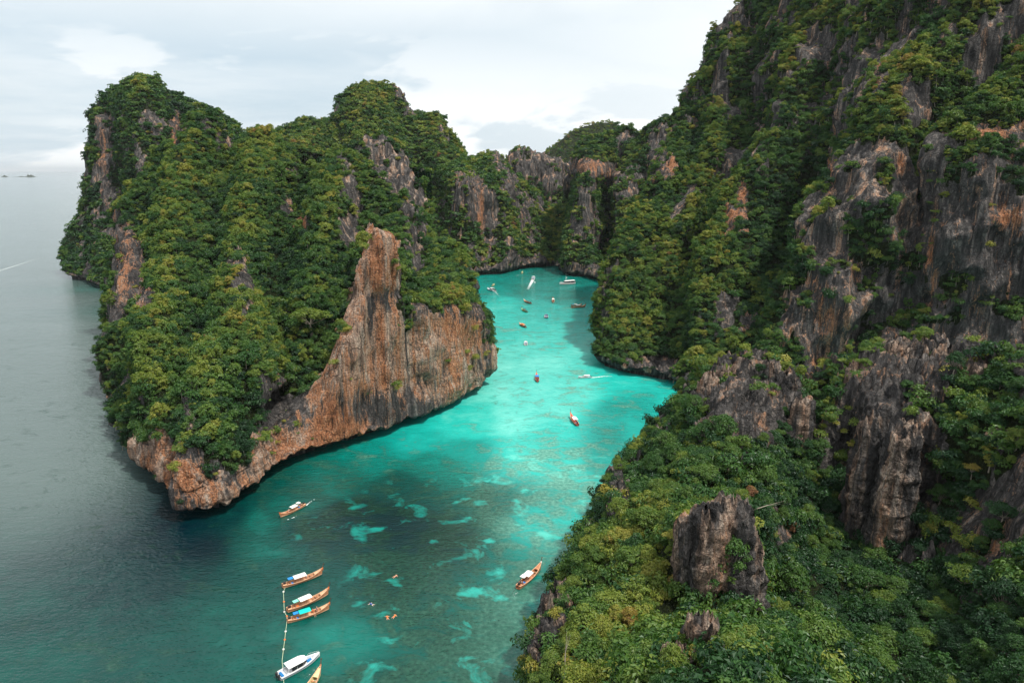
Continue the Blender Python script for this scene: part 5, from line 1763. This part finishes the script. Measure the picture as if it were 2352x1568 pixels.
def on_boat(boat, x, y, z):
    bpy.context.view_layer.update()
    M = Matrix.LocRotScale(boat.location, boat.rotation_euler, boat.scale)
    return M @ Vector((x, y, z))


def px(u, v, z=0.0):
    return at_z(u, v, z)


MOOR = "boats moored in a row along the rope"
b1 = longtail(px(742, 1318), px(647, 1350), awning=BLUE, label="wooden longtail boat with white canopy and small blue awning, topmost on the mooring rope", group=MOOR, ribbon=ORANGE_T)
b2 = longtail(px(756, 1364), px(658, 1406), awning=MINT, label="wooden longtail boat with white canopy and pale mint awning, second on the mooring rope", group=MOOR, ribbon=ORANGE_T, canopy_span=(-2.2, .8))
b3 = longtail(px(758, 1398), px(658, 1430), awning=BLUE, canopy=TEAL, label="wooden longtail boat with teal canopy and blue awning, third on the mooring rope", group=MOOR, canopy_span=(-2.3, .6))
V_, Q_ = join([tube([(1.2, -.95, .75), (1.2, -1.25, -.3)], [.03, .03], 4), tube([(1.6, -.95, .75), (1.6, -1.25, -.3)], [.03, .03], 4)] + [tube([(1.2, -.95 - .1 * j, .6 - .3 * j), (1.6, -.95 - .1 * j, .6 - .3 * j)], [.025, .025], 4) for j in range(3)])
part("ladder", V_, Q_, WOODL, b3)
b4 = speedboat(px(735, 1508), px(636, 1560), "white speedboat", group=MOOR)
b4["label"] = "large white speedboat with long rounded roof and dark stripe, tied to the mooring rope"
b5 = longtail(px(738, 1545), px(672, 1640), label="pale wooden longtail boat cut off by the bottom edge, only its bow in view", floor=YEL, rim=WOODL, ribbon=WOOD, canopy=None, hull=WOODL)
b6 = longtail(px(643, 1189), px(702, 1160), label="wooden longtail boat under way below the headland tip, white canopy and raised rear canopy", second=WHITE, canopy_span=(-1.6, .9), tall_bow=.75, ribbon=ORANGE_T)
b7 = longtail(px(1243, 1305), px(1188, 1354), label="reddish wooden longtail boat alone in the near lagoon with white canopy and orange sides", hull=WOOD, floor=WOOD, second=WHITE, canopy_span=(-1.9, .5), ribbon=WHITE)
b8 = longtail(px(1310, 957), px(1327, 979), label="red-bowed longtail boat with white canopy in the middle of the lagoon mouth", hull=WOODD, floor=RED, canopy=WHITE, ribbon=RED, canopy_span=(-3.0, .6))
b9 = longtail(px(1232, 863), px(1235, 878), label="dark longtail boat with blue canopy and red bow post over pale water", hull=WOODD, floor=RED, canopy=BLUE, ribbon=RED, canopy_span=(-2.4, .8))
b10 = speedboat(px(1328, 868), px(1358, 867), "white speedboat with passengers heading left, trailing a thin white wake", open_boat=True, roof_span=(-4.2, .8))
b11 = speedboat(px(1207, 786.5), px(1208, 794), "small white motorboat seen from astern below the orange-roofed boat", roof_span=(-2.6, 1.2))
b12 = longtail(px(1193, 746), px(1208, 753), label="longtail boat with bright orange canopy", canopy=ORANGE_T, ribbon=ORANGE_T, canopy_span=(-3.6, 1.6), hull=WOODD)
b13 = speedboat(px(1254, 725), px(1255, 731.5), "small dark boat with navy roof right of the green longtail boat", hullm=NAVY, roofm=NAVY, roof_span=(-2.6, 1.2))
b14 = longtail(px(1198, 712), px(1211, 718), label="green longtail boat with dark canopy and straw-coloured rim", hull=GREENP, rim=YEL, floor=GREENP, canopy=BLACK, ribbon=BLACK, canopy_span=(-3.0, .8))
b15 = longtail(px(1203, 692.5), px(1220, 698), label="longtail boat with white bow and dark teal canopy, just above the green one", hull=BLACK, floor=WOODL, canopy=simple_mat("dark_teal", (.02, .12, .13), .5), ribbon=WHITE, canopy_span=(-3.4, .6))
b16 = longtail(px(1270, 689), px(1271, 695.5), label="pale wooden longtail boat seen from astern in the middle of the far lagoon", hull=WOODL, canopy=WHITE, canopy_span=(-2.4, .8))
RAFT = "longtail boats rafted together at the right side of the far lagoon"
b17 = longtail(px(1345, 705), px(1312, 707.5), label="nearest of the wooden longtail boats rafted together by the right-hand cliff", canopy=WHITE, canopy_span=(-2.0, 1.2), group=RAFT)
b17b = longtail(px(1336, 701.5), px(1311, 703), label="farther of the wooden longtail boats rafted together by the right-hand cliff", canopy=WHITE, awning=BLUE, group=RAFT)
b18 = speedboat(px(1119, 665), px(1137, 669.5), "white speedboat with dark windows by the left shore of the far lagoon", roof_span=(-3.4, .6))
b19 = longtail(px(1135.5, 654.5), px(1130, 657.5), label="straw-coloured longtail boat just behind the left-hand white speedboat", hull=YEL, floor=YEL, rim=YEL, canopy=YEL, ribbon=YEL, canopy_span=(-2.6, .8))
b20 = longtail(px(1200.5, 626), px(1198, 629), label="straw-coloured longtail boat near the back cliffs left of the speeding white boat", hull=YEL, floor=YEL, rim=YEL, canopy=YEL, ribbon=YEL, canopy_span=(-2.6, .8))
b21 = speedboat(px(1226, 638.5), px(1224, 643), "white speedboat racing away with a broad foaming wake in the far lagoon", roof_span=(-2.6, 1.8))
b22 = speedboat(px(1303, 628), px(1302, 631.5), "small white motorboat near the foot of the back cliffs above the long ferry boat", roof_span=(-3.2, 2.4))
b23 = speedboat(px(1285, 654.5), px(1321, 651.5), "long white passenger boat with full-length white roof and red trim", roof_span=(-4.9, 2.4), stripe=RED)
b24 = speedboat(px(1267, 608.5), px(1274, 607), "tiny dark and white boat at the very back of the lagoon", hullm=NAVY, roof_span=(-2.6, 1.2))

SW_O = person_mesh("swim", CLOTH_O)
SW_B = person_mesh("swim", CLOTH_B, simple_mat("fair_skin", (0.72, 0.55, 0.45), 0.6))
SW_N = person_mesh("swim", SKIN)
ST_S = person_mesh("stand", CLOTH_B)
SI = [person_mesh("sit", CLOTH_W), person_mesh("sit", CLOTH_O), person_mesh("sit", BLACK)]
put_person(SW_N, px(907, 1323, .02), .8, "bare-backed swimmer, topmost of the people floating in the dark green water", scale=1.0)
put_person(SW_B, px(854, 1387, .02), 2.6, "swimmer in blue shorts floating alone between the boats and the others", scale=1.0)
put_person(SW_O, px(890, 1418, .02), 1.9, "swimmer in orange life vest, left one of the close pair", scale=1.0)
put_person(SW_O, px(905, 1415, .02), 1.1, "swimmer in orange life vest, right one of the close pair", scale=1.0)
hz = lambda b: b.rotation_euler[2]
put_person(ST_S, on_boat(b3, 2.2, 0, .2), hz(b3), "person in blue standing in the bow of the teal-roofed longtail boat")
put_person(SI[1], on_boat(b3, 1.25, .35, .5), hz(b3) + 1.2, "person in orange sitting beside the teal canopy of the third moored boat")
put_person(SI[0], on_boat(b1, 1.2, .3, .5), hz(b1) + 2.2, "person in white sitting in front of the canopy of the topmost moored boat")
put_person(SI[2], on_boat(b6, 1.6, .2, .5), hz(b6), "person in black sitting in the bow of the boat under way below the headland")
put_person(SI[0], on_boat(b6, 1.3, -.35, .5), hz(b6) + .4, "person in white sitting just before the canopy of the boat under way")
put_person(SI[1], on_boat(b6, 2.3, .05, .5), hz(b6) + 3, "person in orange sitting foremost in the boat under way below the headland")
put_person(ST_S, on_boat(b6, -3.2, 0, .2), hz(b6), "helmsman in blue standing at the engine of the boat under way")
put_person(SI[0], on_boat(b7, -3.3, .2, .55), hz(b7), "helmsman in white sitting at the stern of the lone reddish longtail boat")
put_person(SI[2], on_boat(b7, 1.3, .35, .5), hz(b7) + 1, "person in dark clothes sitting before the canopy of the lone reddish longtail boat")
for j, (xx, yy) in enumerate(((-2.6, .6), (-1.4, -.5), (-.2, .5), (1.2, 0))):
    put_person(SI[j % 3], on_boat(b10, xx, yy, .8), hz(b10), f"{('aftmost', 'second from the stern', 'third from the stern', 'foremost')[j]} passenger sitting in the white speedboat that trails a thin wake", "passengers in the speedboat heading left")

# mooring rope with its floats
rp = [(656, 1346), (651, 1358), (652, 1381), (653, 1404), (659, 1414), (659, 1422), (658, 1435), (656, 1449), (654, 1468), (651, 1490), (648, 1516), (650, 1545), (652, 1568), (654, 1640)]
rpw = [px(u, v, .12) for u, v in rp]
V_, Q_ = tube(rpw, [.055] * len(rpw), 5)
ro = bpy.data.objects.new("mooring_rope", mesh_from_np("mooring_rope", V_, Q_, [ROPE], True)); link(ro)
tag(ro, "long pale mooring rope floating on the water along the row of boats", "rope")
for i in (1, 2, 3, 4, 7, 8, 9):
    c = rpw[i]
    th = np.linspace(0, np.pi, 6)
    V_, Q_ = tube([(c[0], c[1], c[2] - .22), (c[0], c[1], c[2] - .1), (c[0], c[1], c[2] + .08), (c[0], c[1], c[2] + .2)], [.08, .24, .24, .06], 8)
    part("float", V_, Q_, WHITE if i % 2 else ORANGE_T, ro, True)


# foam: wakes and wash lying on the water, one strip a painted reflection
def foam(path, w0, w1, d0=.7, d1=.15, z=0.03, name="wake_foam_and_reflection"):
    pts_ = [px(u, v, 0) for u, v in path]
    n = 40
    tt = np.linspace(0, 1, n)
    C_ = pchip(np.linspace(0, 1, len(pts_)), np.array(pts_), tt)
    dxy = np.gradient(C_[:, :2], axis=0)
    dxy /= np.linalg.norm(dxy, axis=1, keepdims=True) + 1e-9
    nn = np.stack([-dxy[:, 1], dxy[:, 0]], -1)
    ws = np.linspace(-1, 1, 9)
    G = np.zeros((n, 9, 3)); D = np.zeros((n, 9))
    for i in range(n):
        w = w0 + (w1 - w0) * tt[i]
        G[i, :, :2] = C_[i, :2] + np.outer(ws * w, nn[i])
        G[i, :, 2] = z
        D[i] = (d0 + (d1 - d0) * tt[i]) * (1 - ws ** 2 * .9)
        if i == n - 1: D[i] = 0
    G = G[:, ::-1]
    o = bpy.data.objects.new(name, mesh_from_np(name, G.reshape(-1, 3), grid_quads(n, 9), [M_FOAM], attrs={"dens": ("FLOAT", D.astype(np.float32))}))
    link(o); tag(o, kind="stuff")


foam([(1358, 867), (1372, 866), (1388, 864), (1407, 864)], .5, 1.3, .95, .35)
foam([(1223.5, 643), (1219, 652), (1212, 665)], 2.0, 1.8, 1.0, .4)
foam([(1221, 647), (1208, 652), (1190, 660)], .7, .9, .5, .05)
foam([(1228, 647), (1229, 653)], 1.5, 1.0, .6, .1)
foam([(1138, 670), (1145, 678), (1152, 684)], .8, .8, .6, .1)
foam([(1126, 676), (1138, 678)], .8, .8, .5, .1)
foam([(1301, 636), (1300, 642), (1299, 648)], 1.2, 1.0, .5, .15)
foam([(1186, 633), (1192, 632), (1197, 632)], .9, .6, .5, .5)
foam([(1284, 661), (1300, 661), (1318, 658)], 1.2, 1.0, .35, .3)  # pale strip painted as the long white boat's reflection
foam([(703, 1160), (712, 1153), (724, 1145)], .45, .4, .85, .2)
foam([(660, 1193), (672, 1189), (684, 1182)], .3, .25, .7, .3)
foam([(655, 1345), (648, 1352)], .4, .3, .2, .1)
foam([(138, 584), (90, 594), (40, 609), (-40, 634)], .5, 2.0, .35, .6)
foam([(700, 1556), (715, 1545), (730, 1528)], .22, .2, .5, .2)
foam([(1190, 1360), (1183, 1366), (1176, 1372)], .5, .7, .35, .1)


# brown boulders at the foot of the great wall
def boulder(u, v, sx, sy, sz, seed, label):
    c = px(u, v, 0)
    t = np.linspace(-.5 * np.pi, .5 * np.pi, 22)[:, None]
    a = np.linspace(0, 2 * np.pi, 40)[None, :]
    D = np.stack([np.cos(t) * np.cos(a), np.cos(t) * np.sin(a), np.sin(t) + 0 * a], -1)
    r = 1 + .28 * fbm(D * 1.6, 4, off=seed)
    Pp = D * r[..., None] * np.array([sx, sy, sz]) + np.array([c[0], c[1], sz * .25])
    Pp[:, -1] = Pp[:, 0]
    z_ = np.zeros(Pp.shape[:2], np.float32)
    o = bpy.data.objects.new("boulder", mesh_from_np("boulder", Pp.reshape(-1, 3), grid_quads(22, 40), [M_ROCK], attrs={
        "veg": ("FLOAT", z_), "org": ("FLOAT", z_ + .35), "pale": ("FLOAT", z_ + .7)}))
    link(o); tag(o, label, "rock")


boulder(1521, 858, 3.6, 2.0, 1.7, 2.0, "low brown boulder in the shallows at the foot of the great wall, the left one")
boulder(1538, 856, 2.6, 2.0, 2.4, 6.0, "higher brown boulder beside the cliff foot, right of the low one")
